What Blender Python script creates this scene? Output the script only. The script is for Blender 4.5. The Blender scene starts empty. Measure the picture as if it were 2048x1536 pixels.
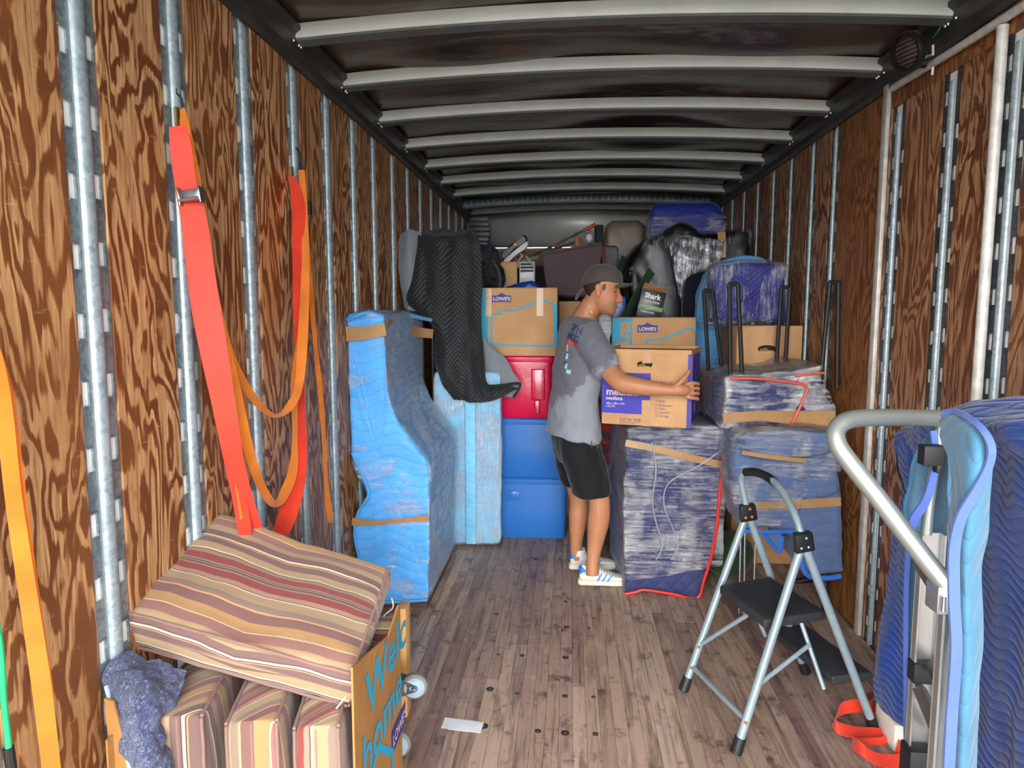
import bpy, bmesh, math, random
from mathutils import Vector, Matrix, noise
from mathutils.bvhtree import BVHTree

random.seed(7)
S = bpy.context.scene
COL = S.collection
PI = math.pi

# ------------------------------------------------------------------ camera
FPX = 1370.0
YAW, PITCH = math.radians(4.77), math.radians(6.03)
CAM = Vector((0, 0, 1.5))
cd = bpy.data.cameras.new('camera')
cd.sensor_width = 36
cd.lens = FPX / 2048 * 36
cd.clip_start = 0.02
cam = bpy.data.objects.new('camera', cd)
cam.location = CAM
cam.rotation_euler = (PI / 2 - PITCH, 0, YAW)
COL.objects.link(cam)
S.camera = cam
CR = Vector((math.cos(YAW), math.sin(YAW), 0))
CW = Vector((-math.sin(YAW) * math.cos(PITCH), math.cos(YAW) * math.cos(PITCH), -math.sin(PITCH)))
CU = CR.cross(CW)

def ray(x, y):
    return CW + CR * ((x - 1024) / FPX) - CU * ((y - 768) / FPX)
def at(x, y, D):            # point of the photograph at world depth y = D
    d = ray(x, y); return CAM + d * (D / d.y)
def flo(x, y, z=0.0):       # point of the photograph on the plane of height z
    d = ray(x, y); return CAM + d * ((z - CAM.z) / d.z)
def wallp(x, y, X):
    d = ray(x, y); return CAM + d * (X / d.x)

# ------------------------------------------------------------------ light
w = bpy.data.worlds.new('daylight'); S.world = w; w.use_nodes = True
bg = w.node_tree.nodes['Background']
bg.inputs[0].default_value = (0.86, 0.93, 1.0, 1)
bg.inputs[1].default_value = 4.4

def sun_lamp(name, d, strength, angle, col=(1, .97, .93)):
    sd = bpy.data.lights.new(name, 'SUN'); sd.energy = strength; sd.angle = math.radians(angle); sd.color = col
    o = bpy.data.objects.new(name, sd); COL.objects.link(o)
    o.rotation_euler = Vector(d).to_track_quat('-Z', 'Y').to_euler(); o.location = (0, -3, 4)
sun_lamp('hazy_daylight', (0.10, 1, -0.16), 3.9, 70)
S.view_settings.view_transform = 'Standard'
S.view_settings.look = 'None'
S.view_settings.gamma = 1
S.view_settings.use_curve_mapping = False
S.view_settings.exposure = 1.08
S.cycles.max_bounces = 14; S.cycles.diffuse_bounces = 9; S.cycles.glossy_bounces = 6; S.cycles.transparent_max_bounces = 16

# ------------------------------------------------------------------ helpers
def wm(o):
    m = o.matrix_basis.copy()
    while o.parent:
        o = o.parent; m = o.matrix_basis @ m
    return m

class MB:
    def __init__(s): s.v = []; s.f = []; s.uv = {}
    def add(s, vs, fs, M=None):
        b = len(s.v)
        s.v += [(M @ Vector(v)) if M else Vector(v) for v in vs]
        s.f += [tuple(i + b for i in f) for f in fs]
        return s
    def box(s, lo, hi, M=None):
        x0, y0, z0 = lo; x1, y1, z1 = hi
        return s.add([(x0,y0,z0),(x1,y0,z0),(x1,y1,z0),(x0,y1,z0),(x0,y0,z1),(x1,y0,z1),(x1,y1,z1),(x0,y1,z1)],
                     [(0,3,2,1),(4,5,6,7),(0,1,5,4),(1,2,6,5),(2,3,7,6),(3,0,4,7)], M)
    def cyl(s, p, q, r, n=16, r2=None):
        return s.tube([p, q], [r, r if r2 is None else r2], n)
    def tube(s, pts, r, n=10, closed=False, flat=None):
        pts = [Vector(p) for p in pts]
        if not hasattr(r, '__len__'): r = [r] * len(pts)
        N = len(pts); vs = []; fs = []; up = None
        for i, p in enumerate(pts):
            a = pts[(i - 1) % N] if (i or closed) else p
            b = pts[(i + 1) % N] if (i < N - 1 or closed) else p
            t = (b - a).normalized()
            if up is None:
                up = Vector((0, 0, 1)) if abs(t.z) < .9 else Vector((1, 0, 0))
            x = t.cross(up).normalized(); up = x.cross(t).normalized()
            for k in range(n):
                an = 2 * PI * k / n
                vs.append(p + x * (math.cos(an) * r[i]) + up * (math.sin(an) * r[i] * (flat or 1)))
        for i in range(N if closed else N - 1):
            j = (i + 1) % N
            for k in range(n):
                l = (k + 1) % n
                fs.append((i*n+k, i*n+l, j*n+l, j*n+k))
        if not closed:
            fs.append(tuple(range(n))[::-1]); fs.append(tuple((N-1)*n + k for k in range(n)))
        return s.add(vs, fs)
    def ball(s, c, r, M=None, nu=14, nv=9):
        rr = r if hasattr(r, '__len__') else (r, r, r)
        c = Vector(c)
        vs = [c + Vector((0, 0, rr[2]))]; fs = []
        for i in range(1, nv):
            t = PI * i / nv
            for k in range(nu):
                a = 2 * PI * k / nu
                vs.append(c + Vector((rr[0]*math.sin(t)*math.cos(a), rr[1]*math.sin(t)*math.sin(a), rr[2]*math.cos(t))))
        vs.append(c - Vector((0, 0, rr[2])))
        for k in range(nu):
            l = (k + 1) % nu
            fs.append((0, 1+k, 1+l)); e = len(vs) - 1; b = 1 + (nv-2)*nu
            fs.append((e, b+l, b+k))
            for i in range(nv - 2):
                fs.append((1+i*nu+k, 1+(i+1)*nu+k, 1+(i+1)*nu+l, 1+i*nu+l))
        return s.add(vs, fs, M)
    def rings(s, rs, caps=True):
        n = len(rs[0]); vs = [p for r in rs for p in r]; fs = []
        for i in range(len(rs) - 1):
            for k in range(n):
                l = (k + 1) % n
                fs.append((i*n+k, i*n+l, (i+1)*n+l, (i+1)*n+k))
        if caps:
            fs.append(tuple(range(n))[::-1]); fs.append(tuple((len(rs)-1)*n + k for k in range(n)))
        return s.add(vs, fs)
    def prism(s, poly, fn0, fn1):
        """poly: 2D points, fn0/fn1 map a 2D point to the near and far face."""
        n = len(poly)
        return s.add([fn0(p) for p in poly] + [fn1(p) for p in poly],
                     [tuple(range(n))[::-1], tuple(range(n, 2*n))] + [(k, (k+1) % n, n+(k+1) % n, n+k) for k in range(n)])
    def lathe(s, prof, M, n=24):
        vs = []; fs = []
        for (r, z) in prof:
            for k in range(n):
                a = 2*PI*k/n; vs.append((r*math.cos(a), r*math.sin(a), z))
        for i in range(len(prof)-1):
            for k in range(n):
                l = (k+1) % n; fs.append((i*n+k, i*n+l, (i+1)*n+l, (i+1)*n+k))
        fs.append(tuple(range(n))[::-1]); fs.append(tuple((len(prof)-1)*n+k for k in range(n)))
        return s.add(vs, fs, M)

def setsm(me, ang):
    if ang is None: return
    for p in me.polygons: p.use_smooth = True
    if ang < 179: me.set_sharp_from_angle(angle=math.radians(ang))

def link(name, me, parent=None):
    o = bpy.data.objects.new(name, me); COL.objects.link(o)
    if parent: o.parent = parent
    return o

def mk(name, mb, mat, parent=None, bevel=0, seg=2, smooth=35, recalc=True, origin=None, solid=0, uvs=None, sub=0, disp=None):
    """link an MB (built in world space) as ONE mesh object under parent"""
    bm = bmesh.new()
    vl = [bm.verts.new(v) for v in mb.v]
    uvl = bm.loops.layers.uv.new('UVMap') if uvs else None
    for f in mb.f:
        try: fc = bm.faces.new([vl[i] for i in f])
        except ValueError: continue
        if uvs:
            for lp, i in zip(fc.loops, f): lp[uvl].uv = uvs[i]
    if recalc: bmesh.ops.recalc_face_normals(bm, faces=bm.faces)
    if bevel:
        es = [e for e in bm.edges if len(e.link_faces) == 2 and e.calc_face_angle(0) > math.radians(28)]
        bmesh.ops.bevel(bm, geom=es, offset=bevel, segments=seg, affect='EDGES', profile=.5, clamp_overlap=True)
    if sub:
        bmesh.ops.subdivide_edges(bm, edges=bm.edges, cuts=sub, use_grid_fill=True)
    if disp:
        bm.normal_update()
        amp, sc = disp[0], disp[1]
        nn = [(v, v.normal.copy()) for v in bm.verts]
        for v, n in nn:
            st = disp[2] if len(disp) > 2 else (1, 1, 1)
            q = Vector((v.co.x*st[0], v.co.y*st[1], v.co.z*st[2])) * sc
            v.co += n * amp * (noise.noise(q) + .5 * noise.noise(q * 2.3))
    inv = None
    if parent: inv = wm(parent).inverted()
    elif origin is not None: inv = Matrix.Translation(-Vector(origin))
    if inv is not None: bmesh.ops.transform(bm, matrix=inv, verts=bm.verts)
    me = bpy.data.meshes.new(name); bm.to_mesh(me); bm.free()
    me.materials.append(mat)
    setsm(me, smooth)
    o = link(name, me, parent)
    if origin is not None and not parent: o.location = origin
    if solid:
        m = o.modifiers.new('solid', 'SOLIDIFY'); m.thickness = solid; m.offset = 0
    return o

def thing(name, label, cat, loc=(0, 0, 0), rz=0, group=None):
    o = bpy.data.objects.new(name, None); COL.objects.link(o)
    o.empty_display_size = .05
    o.matrix_basis = Matrix.Translation(Vector(loc)) @ Matrix.Rotation(rz, 4, 'Z')
    o['label'] = label; o['category'] = cat
    if group: o['group'] = group
    return o
def tag(o, label, cat, group=None):
    o['label'] = label; o['category'] = cat
    if group: o['group'] = group
    return o
def st(o): o['kind'] = 'structure'; return o

def crom(P, t):
    n = len(P) - 1; t = max(0, min(n - 1e-6, t)); i = int(t); u = t - i
    a, b, c, d = P[max(i-1, 0)], P[i], P[i+1], P[min(i+2, n)]
    return .5 * ((2*b) + (c - a)*u + (2*a - 5*b + 4*c - d)*u*u + (3*b - a - 3*c + d)*u*u*u)
def smooth_path(P, k=6):
    P = [Vector(p) for p in P]
    return [crom(P, i / k) for i in range((len(P)-1)*k + 1)]

def patch(rows, nu=40, nv=40, amp=0, sc=8, thick=0, seed=0, st3=(1, 1, 1), loop=False):
    """grid surface through rows of control points, with folds; returns (MB, uvs)"""
    rows = [[Vector(p) for p in r] for r in rows]
    mb = MB(); uvs = []; pts = []
    for j in range(nv + 1):
        col = [crom([crom(r, i / nu * (len(r)-1)) for r in rows], j / nv * (len(rows)-1)) for i in range(nu + 1)]
        pts.append(col)
    def nrm(i, j):
        a = pts[j][min(i+1, nu)] - pts[j][max(i-1, 0)]; b = pts[min(j+1, nv)][i] - pts[max(j-1, 0)][i]
        n = a.cross(b); return n.normalized() if n.length > 1e-9 else Vector((0, -1, 0))
    ul = sum((rows[len(rows)//2][i+1]-rows[len(rows)//2][i]).length for i in range(len(rows[0])-1))
    vl = sum((rows[j+1][len(rows[0])//2]-rows[j][len(rows[0])//2]).length for j in range(len(rows)-1))
    top = []
    for j in range(nv + 1):
        for i in range(nu + 1):
            p = pts[j][i]; n = nrm(i, j)
            q = Vector((p.x*st3[0], p.y*st3[1], p.z*st3[2])) * sc + Vector((seed, seed*2, 0))
            d = amp * (noise.noise(q) + .5*noise.noise(q*2.1))
            top.append((p + n * d, n)); uvs.append((i/nu*ul, j/nv*vl))
    W = nu + 1
    if not thick:
        mb.add([p for p, n in top], [(j*W+i, j*W+i+1, (j+1)*W+i+1, (j+1)*W+i) for j in range(nv) for i in range(nu)])
        return mb, uvs
    K = len(top)
    vs = [p + n*thick/2 for p, n in top] + [p - n*thick/2 for p, n in top]
    fs = []
    for j in range(nv):
        for i in range(nu):
            a = (j*W+i, j*W+i+1, (j+1)*W+i+1, (j+1)*W+i); fs.append(a); fs.append(tuple(K+x for x in a[::-1]))
    for i in range(nu):
        fs.append((i, K+i, K+i+1, i+1)); b = nv*W; fs.append((b+i, b+i+1, K+b+i+1, K+b+i))
    for j in range(nv):
        fs.append((j*W, (j+1)*W, K+(j+1)*W, K+j*W)); b = nu; fs.append((j*W+b, K+j*W+b, K+(j+1)*W+b, (j+1)*W+b))
    mb.add(vs, fs); return mb, uvs + uvs

def ribbon(pts, wid, thick=.0016, k=6, n=None):
    """flat strap: pts = (px, py, depth, half width in px, depth slant)"""
    A = []; B = []
    for i, p in enumerate(pts):
        x, y, D, h = p[:4]; sl = p[4] if len(p) > 4 else .012
        a = pts[max(i-1, 0)]; b = pts[min(i+1, len(pts)-1)]
        t = Vector((b[0]-a[0], b[1]-a[1])).normalized(); nx, ny = t.y, -t.x
        A.append(at(x - nx*h, y - ny*h, D - sl)); B.append(at(x + nx*h, y + ny*h, D + sl))
    PA = smooth_path(A, k); PB = smooth_path(B, k)
    mb = MB(); vs = []; m = len(PA)
    for i in range(m):
        a, b = PA[i], PB[i]
        t = PA[min(i+1, m-1)] - PA[max(i-1, 0)]
        nn = (b-a).cross(t).normalized() * thick/2
        vs += [a+nn, b+nn, b-nn, a-nn]
    fs = [(4*i+k2, 4*i+(k2+1) % 4, 4*i+4+(k2+1) % 4, 4*i+4+k2) for i in range(m-1) for k2 in range(4)]
    fs += [(0, 1, 2, 3), (4*m-1, 4*m-2, 4*m-3, 4*m-4)]
    return mb.add(vs, fs)

def remesh(mb, name, voxel, smooth_it=6):
    """join overlapping closed shapes into one skin"""
    me = bpy.data.meshes.new(name); me.from_pydata([tuple(v) for v in mb.v], [], mb.f)
    o = link(name, me)
    m = o.modifiers.new('r', 'REMESH'); m.mode = 'VOXEL'; m.voxel_size = voxel
    if smooth_it:
        k = o.modifiers.new('s', 'SMOOTH'); k.iterations = smooth_it; k.factor = .5
    dg = bpy.context.evaluated_depsgraph_get()
    r = bpy.data.meshes.new_from_object(o.evaluated_get(dg))
    bpy.data.objects.remove(o); bpy.data.meshes.remove(me)
    return r

def text_mb(body, size, bold=0.0, align='LEFT', sub=False, spacing=1.0):
    c = bpy.data.curves.new('lettering', 'FONT'); c.body = body; c.size = size; c.align_x = align
    c.offset = bold * size; c.space_character = spacing; c.resolution_u = 3
    o = bpy.data.objects.new('lettering', c); COL.objects.link(o)
    dg = bpy.context.evaluated_depsgraph_get()
    me = bpy.data.meshes.new_from_object(o.evaluated_get(dg))
    mb = MB(); mb.add([v.co.copy() for v in me.vertices], [tuple(p.vertices) for p in me.polygons])
    bpy.data.objects.remove(o); bpy.data.meshes.remove(me)
    return mb
def onplane(mb, M):   # transform an MB
    r = MB(); r.add(mb.v, mb.f, M); return r

# ------------------------------------------------------------------ materials
def srgb(h):
    if isinstance(h, str):
        h = h.lstrip('#'); c = [int(h[i:i+2], 16)/255 for i in (0, 2, 4)]
        return tuple(x/12.92 if x <= .04045 else ((x+.055)/1.055)**2.4 for x in c)
    return h
class NT:
    def __init__(s, name):
        s.m = bpy.data.materials.new(name); s.m.use_nodes = True
        s.n = s.m.node_tree.nodes; s.l = s.m.node_tree.links
        s.b = s.n['Principled BSDF']; s.out = s.n['Material Output']
    def N(s, t, ins=None, **kw):
        x = s.n.new(t)
        for k, v in kw.items(): setattr(x, k, v)
        for k, v in (ins or {}).items():
            if isinstance(v, bpy.types.NodeSocket): s.l.new(v, x.inputs[k])
            else: x.inputs[k].default_value = v
        return x
    def math(s, op, a, b=0.0, c=None):
        i = {0: a, 1: b}
        if c is not None: i[2] = c
        return s.N('ShaderNodeMath', i, operation=op).outputs[0]
    def obj(s, scale=(1, 1, 1), uv=False):
        tc = s.N('ShaderNodeTexCoord')
        return s.N('ShaderNodeMapping', {'Vector': tc.outputs['UV' if uv else 'Object'], 'Scale': scale}).outputs[0]
    def noise(s, vec, scale, detail=3, rough=.5, dist=0):
        return s.N('ShaderNodeTexNoise', {'Vector': vec, 'Scale': scale, 'Detail': detail, 'Roughness': rough, 'Distortion': dist}).outputs['Fac']
    def ramp(s, fac, stops, interp='LINEAR'):
        r = s.N('ShaderNodeValToRGB', {'Fac': fac}); cr = r.color_ramp; cr.interpolation = interp
        while len(cr.elements) > 1: cr.elements.remove(cr.elements[-1])
        cr.elements[0].position = stops[0][0]
        for p, c in stops[1:]: cr.elements.new(min(p, 1.0))
        for i, (p, c) in enumerate(stops):
            c = srgb(c) if not isinstance(c, (int, float)) else (c, c, c)
            cr.elements[i].color = (*c[:3], 1)
        return r.outputs[0]
    def mix(s, f, a, b, blend='MIX'):
        x = s.N('ShaderNodeMix', data_type='RGBA', blend_type=blend)
        for i, v in ((0, f), (6, a), (7, b)):
            if isinstance(v, bpy.types.NodeSocket): s.l.new(v, x.inputs[i])
            elif i == 0: x.inputs[0].default_value = v
            else: x.inputs[i].default_value = (*srgb(v)[:3], 1)
        return x.outputs[2]
    def bump(s, h, strength=.5, dist=.01, prev=None):
        b = s.N('ShaderNodeBump', {'Height': h, 'Strength': strength, 'Distance': dist})
        if prev: s.l.new(prev, b.inputs['Normal'])
        return b.outputs[0]
    def fin(s, col=None, rough=.5, metal=0, spec=.5, normal=None, sheen=0, coat=0):
        B = s.b.inputs
        for k, v in (('Base Color', col), ('Roughness', rough), ('Metallic', metal), ('Normal', normal)):
            if v is None: continue
            if isinstance(v, bpy.types.NodeSocket): s.l.new(v, B[k])
            elif k == 'Base Color': B[k].default_value = (*srgb(v)[:3], 1)
            else: B[k].default_value = v
        B['Specular IOR Level'].default_value = spec
        if sheen: B['Sheen Weight'].default_value = sheen
        if coat: B['Coat Weight'].default_value = coat; B['Coat Roughness'].default_value = .12
        return s.m

def M(name, col, rough=.5, metal=0, var=.15, vs=6, bump=0, bs=60, spec=.5, coat=0, sheen=0, bd=.004):
    t = NT(name); v = t.obj(); n = t.noise(v, vs, 4, .6)
    c = Vector(srgb(col)[:3])
    cc = t.ramp(n, [(.3, tuple(c*(1-var))), (.7, tuple(c*(1+var)))])
    nm = t.bump(t.noise(v, bs, 4, .6), bump, bd) if bump else None
    return t.fin(cc, rough, metal, spec, nm, sheen, coat)

def plywood(name, dark, mid, light, seed=0.0, ax='YZ'):
    t = NT(name)
    info = t.N('ShaderNodeObjectInfo')
    tc = t.N('ShaderNodeTexCoord')
    off = t.math('MULTIPLY', info.outputs['Random'], 37.0)
    cv = t.N('ShaderNodeCombineXYZ', {0: off, 1: off, 2: off}).outputs[0]
    v0 = t.N('ShaderNodeVectorMath', {0: tc.outputs['Object'], 1: cv}, operation='ADD').outputs[0]
    va = t.N('ShaderNodeMapping', {'Vector': v0, 'Scale': (4.6, 4.6, 1.25)}).outputs[0]
    n = t.noise(va, 1.25, 3.5, .5, .5)
    fine = t.N('ShaderNodeMapping', {'Vector': v0, 'Scale': (30, 30, 1.6)}).outputs[0]
    fn = t.noise(fine, 3.0, 4, .65)
    ph = t.math('ADD', t.math('MULTIPLY', n, 84.0), t.math('MULTIPLY', fn, 4.2))
    b = t.math('ADD', t.math('MULTIPLY', t.math('SINE', ph), .5), .5)
    c = t.ramp(b, [(.0, light), (.34, light), (.55, mid), (.74, dark), (1.0, dark)])
    c = t.mix(t.ramp(fn, [(.38, 0.0), (.68, .75)]), c, dark)
    big = t.noise(v0, 1.7, 4, .6)
    c = t.mix(t.ramp(big, [(.42, .0), (.75, .6)]), c, mid)
    sc = t.noise(t.N('ShaderNodeMapping', {'Vector': v0, 'Scale': (5, 5, 24)}).outputs[0], 2.6, 5, .75)
    c = t.mix(t.ramp(sc, [(.60, 0.0), (.72, .5)]), c, light)
    nm = t.bump(b, .25, .002); nm = t.bump(fn, .3, .002, nm)
    return t.fin(c, .5, 0, .4, nm)

def galvanised(name, a, b, rough=.42, metal=.65):
    t = NT(name); v = t.obj()
    vo = t.N('ShaderNodeTexVoronoi', {'Vector': v, 'Scale': 90.0}).outputs['Color']
    bw = t.N('ShaderNodeRGBToBW', {0: vo}).outputs[0]
    n = t.noise(v, 7, 5, .65)
    f = t.math('ADD', t.math('MULTIPLY', bw, .35), t.math('MULTIPLY', n, .65))
    c = t.ramp(f, [(.3, a), (.65, b)])
    return t.fin(c, rough, metal, .5, t.bump(n, .1, .002))

def quilt(name, col, kind='wave', k=1.0, deep=.6, rough=.75, spec=.3, uv=False, line=.55, sheen=.2):
    """moving pad fabric: stitched relief"""
    t = NT(name); v = t.obj(uv=uv)
    sp = t.N('ShaderNodeSeparateXYZ', {0: v})
    if uv: X, Z = sp.outputs[0], sp.outputs[1]
    else: X, Z = t.math('ADD', sp.outputs[0], sp.outputs[1]), sp.outputs[2]
    if kind == 'wave':
        n = t.noise(v, 3, 2)
        ph = t.math('ADD', t.math('MULTIPLY', Z, 300*k), t.math('MULTIPLY', t.math('SINE', t.math('ADD', t.math('MULTIPLY', X, 55*k), t.math('MULTIPLY', n, 4.0))), 2.6))
        h = t.math('ABSOLUTE', t.math('SINE', t.math('MULTIPLY', ph, .5)))
    elif kind == 'chevron':
        tri = t.math('PINGPONG', t.math('ADD', X, t.math('MULTIPLY', t.noise(v, 2.5, 2), .06)), .050/k)
        ph = t.math('ADD', t.math('MULTIPLY', Z, 340*k), t.math('MULTIPLY', tri, 340*k))
        h = t.math('ABSOLUTE', t.math('SINE', t.math('MULTIPLY', ph, .5)))
    else:   # diamond
        a = t.math('ABSOLUTE', t.math('SINE', t.math('MULTIPLY', t.math('ADD', X, Z), 38*k)))
        b = t.math('ABSOLUTE', t.math('SINE', t.math('MULTIPLY', t.math('SUBTRACT', X, Z), 38*k)))
        h = t.math('MINIMUM', a, b)
    hh = t.math('POWER', h, .45)
    c = Vector(srgb(col)[:3])
    n2 = t.noise(v, 9, 4, .6)
    base = t.ramp(n2, [(.3, tuple(c*.86)), (.7, tuple(c*1.12))])
    cc = t.mix(t.ramp(h, [(.0, abs(line)), (.3, 0.0)]), base, tuple(c*.5) if line >= 0 else (.13, .13, .14))
    nm = t.bump(hh, deep, .006)
    nm = t.bump(t.noise(v, 20, 4, .6), .3, .01, nm)
    return t.fin(cc, rough, 0, spec, nm, sheen)

def cloth(name, col, rough=.85, wr=.4, sc=14, var=.12, spec=.2, bd=.012):
    return M(name, col, rough, 0, var, 5, wr, sc, spec, 0, .15, bd)

def wrapfilm(name, direction='h', dens=.5, scale=1.0, white=.35, side=0.0):
    """clear stretch film: mostly see-through, folds and layers catch the daylight"""
    t = NT(name); t.n.remove(t.b)
    s1 = {'h': (6, 6, 85), 'v': (110, 110, 5), 'd': (30, 30, 12)}[direction]
    v = t.obj((1, 1, 1)); vr = v
    if direction == 'd':
        tc = t.N('ShaderNodeTexCoord')
        vr = t.N('ShaderNodeMapping', {'Vector': tc.outputs['Object'], 'Rotation': (.2, .75, 0), 'Scale': (6, 6, 46)}).outputs[0]
    else:
        vr = t.obj(s1)
    f1 = t.noise(vr, 1.0*scale, 6, .7, .6)
    big = t.noise(v, 5*scale, 3, .6, .8)
    crk = t.noise(v, 26*scale, 5, .7, 1.5)
    f = t.math('ADD', t.math('MULTIPLY', f1, .55), t.math('ADD', t.math('MULTIPLY', big, .5), t.math('MULTIPLY', crk, .2)))
    lo = .74 - dens*.22
    if side:   # film whitened on the aisle face to make up for light it lacks
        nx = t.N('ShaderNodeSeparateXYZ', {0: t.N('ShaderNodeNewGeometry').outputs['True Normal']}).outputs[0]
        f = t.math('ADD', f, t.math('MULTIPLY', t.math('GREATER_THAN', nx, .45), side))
    fac = t.ramp(f, [(lo-.04, 0.0), (lo+.04, .35), (lo+.16, .85)])
    nm = t.bump(t.math('ADD', f1, crk), .9, .012)
    nm2 = t.bump(big, .5, .03, nm)
    gl = t.N('ShaderNodeBsdfGlossy', {'Color': (1, 1, 1, 1), 'Roughness': .16, 'Normal': nm2}).outputs[0]
    df = t.N('ShaderNodeBsdfDiffuse', {'Color': (.8, .83, .86, 1)}).outputs[0]
    tr = t.N('ShaderNodeBsdfTransparent', {'Color': (.97, .97, .98, 1)}).outputs[0]
    film = t.N('ShaderNodeMixShader', {0: white, 1: gl, 2: df}).outputs[0]
    lw = t.math('MULTIPLY', t.N('ShaderNodeFresnel', {'IOR': 1.25, 'Normal': t.bump(big, .2, .02)}).outputs[0], .45)
    base = t.N('ShaderNodeMixShader', {0: lw, 1: tr, 2: gl}).outputs[0]
    mx = t.N('ShaderNodeMixShader', {0: fac, 1: base, 2: film}).outputs[0]
    t.l.new(mx, t.out.inputs[0])
    return t.m

MAT = {}
def mm(k, *a, **kw):
    if k not in MAT: MAT[k] = M(k, *a, **kw)
    return MAT[k]

ply_l = plywood('fir_plywood_left', '#673a1d', '#9c6236', '#d3a470')
ply_r = plywood('fir_plywood_right', '#623a22', '#935d39', '#c0946c')
ply_plain = plywood('worn_plywood', '#6b3f20', '#8f5a2e', '#ab7644')
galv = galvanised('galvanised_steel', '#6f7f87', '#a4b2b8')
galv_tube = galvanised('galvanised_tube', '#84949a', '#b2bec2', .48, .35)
galv_dark = galvanised('dull_and_shaded_steel', '#3c4245', '#626a6d', .5, .6)
skin_white = M('pale_outer_skin', '#f6f5ee', .6)
beam_mat = M('roof_bow_paint', '#ccd0c6', .5, .0, .08, 5, .1, 30)
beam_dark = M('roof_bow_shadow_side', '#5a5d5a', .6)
rail_mat = M('dark_rail_steel', '#4b4845', .42, .6, .3, 9, .1, 30)
white_pipe = M('scuffed_white_pipe', '#c9c4bb', .45, .1, .22, 22, .15, 50)

# roof skin: dark glossy sheet with pale streaks
t = NT('roof_sheet'); v = t.obj((.6, 3.0, 1))
n = t.noise(v, 2.2, 5, .65, .8); v2 = t.obj(); n2 = t.noise(v2, 1.1, 3, .5)
c = t.ramp(n, [(.35, '#241f1d'), (.52, '#3f3733'), (.66, '#7a7064'), (.8, '#9d9588')])
sx = t.N('ShaderNodeSeparateXYZ', {0: v2}).outputs[0]
side = t.math('ABSOLUTE', t.math('SUBTRACT', sx, .145))
c = t.mix(t.ramp(t.math('ADD', side, t.math('MULTIPLY', n2, .15)), [(.80, 0.0), (.83, .8)]), c, '#4f3a30')
roof_mat = t.fin(c, .25, 0, .6, t.bump(n, .25, .01))

# laminated oak strips, every strip its own tone
t = NT('oak_floor_strip'); oi = t.N('ShaderNodeObjectInfo'); tc = t.N('ShaderNodeTexCoord')
off = t.math('MULTIPLY', oi.outputs['Random'], 51.0)
cv = t.N('ShaderNodeCombineXYZ', {0: off, 1: off, 2: 0.0}).outputs[0]
vv = t.N('ShaderNodeVectorMath', {0: tc.outputs['Object'], 1: cv}, operation='ADD').outputs[0]
g1 = t.noise(t.N('ShaderNodeMapping', {'Vector': vv, 'Scale': (14, 1.1, 1)}).outputs[0], 2.0, 6, .7, .9)
g2 = t.noise(t.N('ShaderNodeMapping', {'Vector': vv, 'Scale': (5, 2, 1)}).outputs[0], 2.0, 5, .7, .6)
base = t.ramp(oi.outputs['Random'], [(0, (.300, .200, .145)), (.2, (.400, .270, .195)), (.4, (.470, .330, .240)), (.55, (.290, .175, .145)), (.68, (.530, .395, .285)), (.82, (.420, .285, .205)), (.92, (.240, .140, .120)), (1, (.480, .330, .215))])
c = t.mix(t.ramp(g1, [(.34, .75), (.53, 0.0)]), base, '#4d3a32')
c = t.mix(t.ramp(g2, [(.55, 0.0), (.8, .65)]), c, '#c4b3a4')
g3 = t.noise(vv, 7, 5, .75)
c = t.mix(t.ramp(g3, [(.34, .8), (.46, 0.0)]), c, '#3f322d')
floor_mat = t.fin(c, t.ramp(g2, [(.3, .42), (.7, .6)]), 0, .45, t.bump(g1, .35, .003))
floor_gap = M('floor_gap_dirt', '#1c1512', .9)

XL, XR, Y0, Y1, ZR = -1.077, 1.364, -0.35, 7.4, 2.564

# ---------------------------------------------------------------- ground outside, floor, walls
g = st(mk('ground', MB().box((-30, -40, -1.3), (30, 30, -1.2)), M('asphalt_yard', '#8d8b86', .9)))
slab = st(mk('floor', MB().box((XL-.05, Y0, -.08), (XR+.05, Y1+.5, -.006)), floor_gap))
pm = {}
random.seed(11)
x = XL + .002; cols = 0; planks = 0
while x < XR - .01:
    wdt = min(.0500, XR - x)
    y = Y0 - random.uniform(0, .9) * 0
    first = True
    while Y1 - y > .06:
        L = random.choice((1.8, 2.1, 2.4)); 
        if first: L = random.choice((1.2, 1.6, 2.0, 2.4)); first = False
        if y + L > Y1 - .5: L = round(Y1 - y, 3)
        L = round(L, 2)
        if L not in pm:
            mb = MB().box((0, 0, -.006), (.0492, L - .0015, 0))
            o = mk('plank', mb, floor_mat, slab, bevel=.0007, seg=1, smooth=None)
            pm[L] = o.data
        else:
            o = link('plank', pm[L], slab)
        o.location = (x, y, -random.uniform(0, .0007)); planks += 1
        if wdt < .0499: o.scale.x = wdt/.0500
        y += L
    x += .0500
screw_m = M('worn_screw', '#57504c', .4, .6); ring_m = M('stain_ring', '#2b2320', .8)
sp_ = [(1070,1118,1),(1131,1203,1),(1133,1254,1.2),(1178,1256,.8),(1131,1315,1.3),(1044,1311,1),(1130,1392,1.1),(1034,1387,.8),(1187,1394,.8),(1130,1466,1.4),(1076,1462,1.1),(1191,1468,1),(997,1309,.8),(888,1379,.6),(980,1378,1.4),(967,1452,1.6),(1033,1142,.8),(993,1228,1)]
for (px, py, s) in sp_:
    p = flo(px, py)
    o = mk('screw', MB().lathe([(.011*s, -.001), (.011*s, .0006), (.006, .0008), (.0055, .0018), (.002, .002)], Matrix.Translation(p), 12), ring_m, slab)
    o.data.materials.append(screw_m)
    for pl in o.data.polygons:
        if sum(((o.data.vertices[i].co - p).xy).length for i in pl.vertices)/len(pl.vertices) < .0075: pl.material_index = 1

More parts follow.
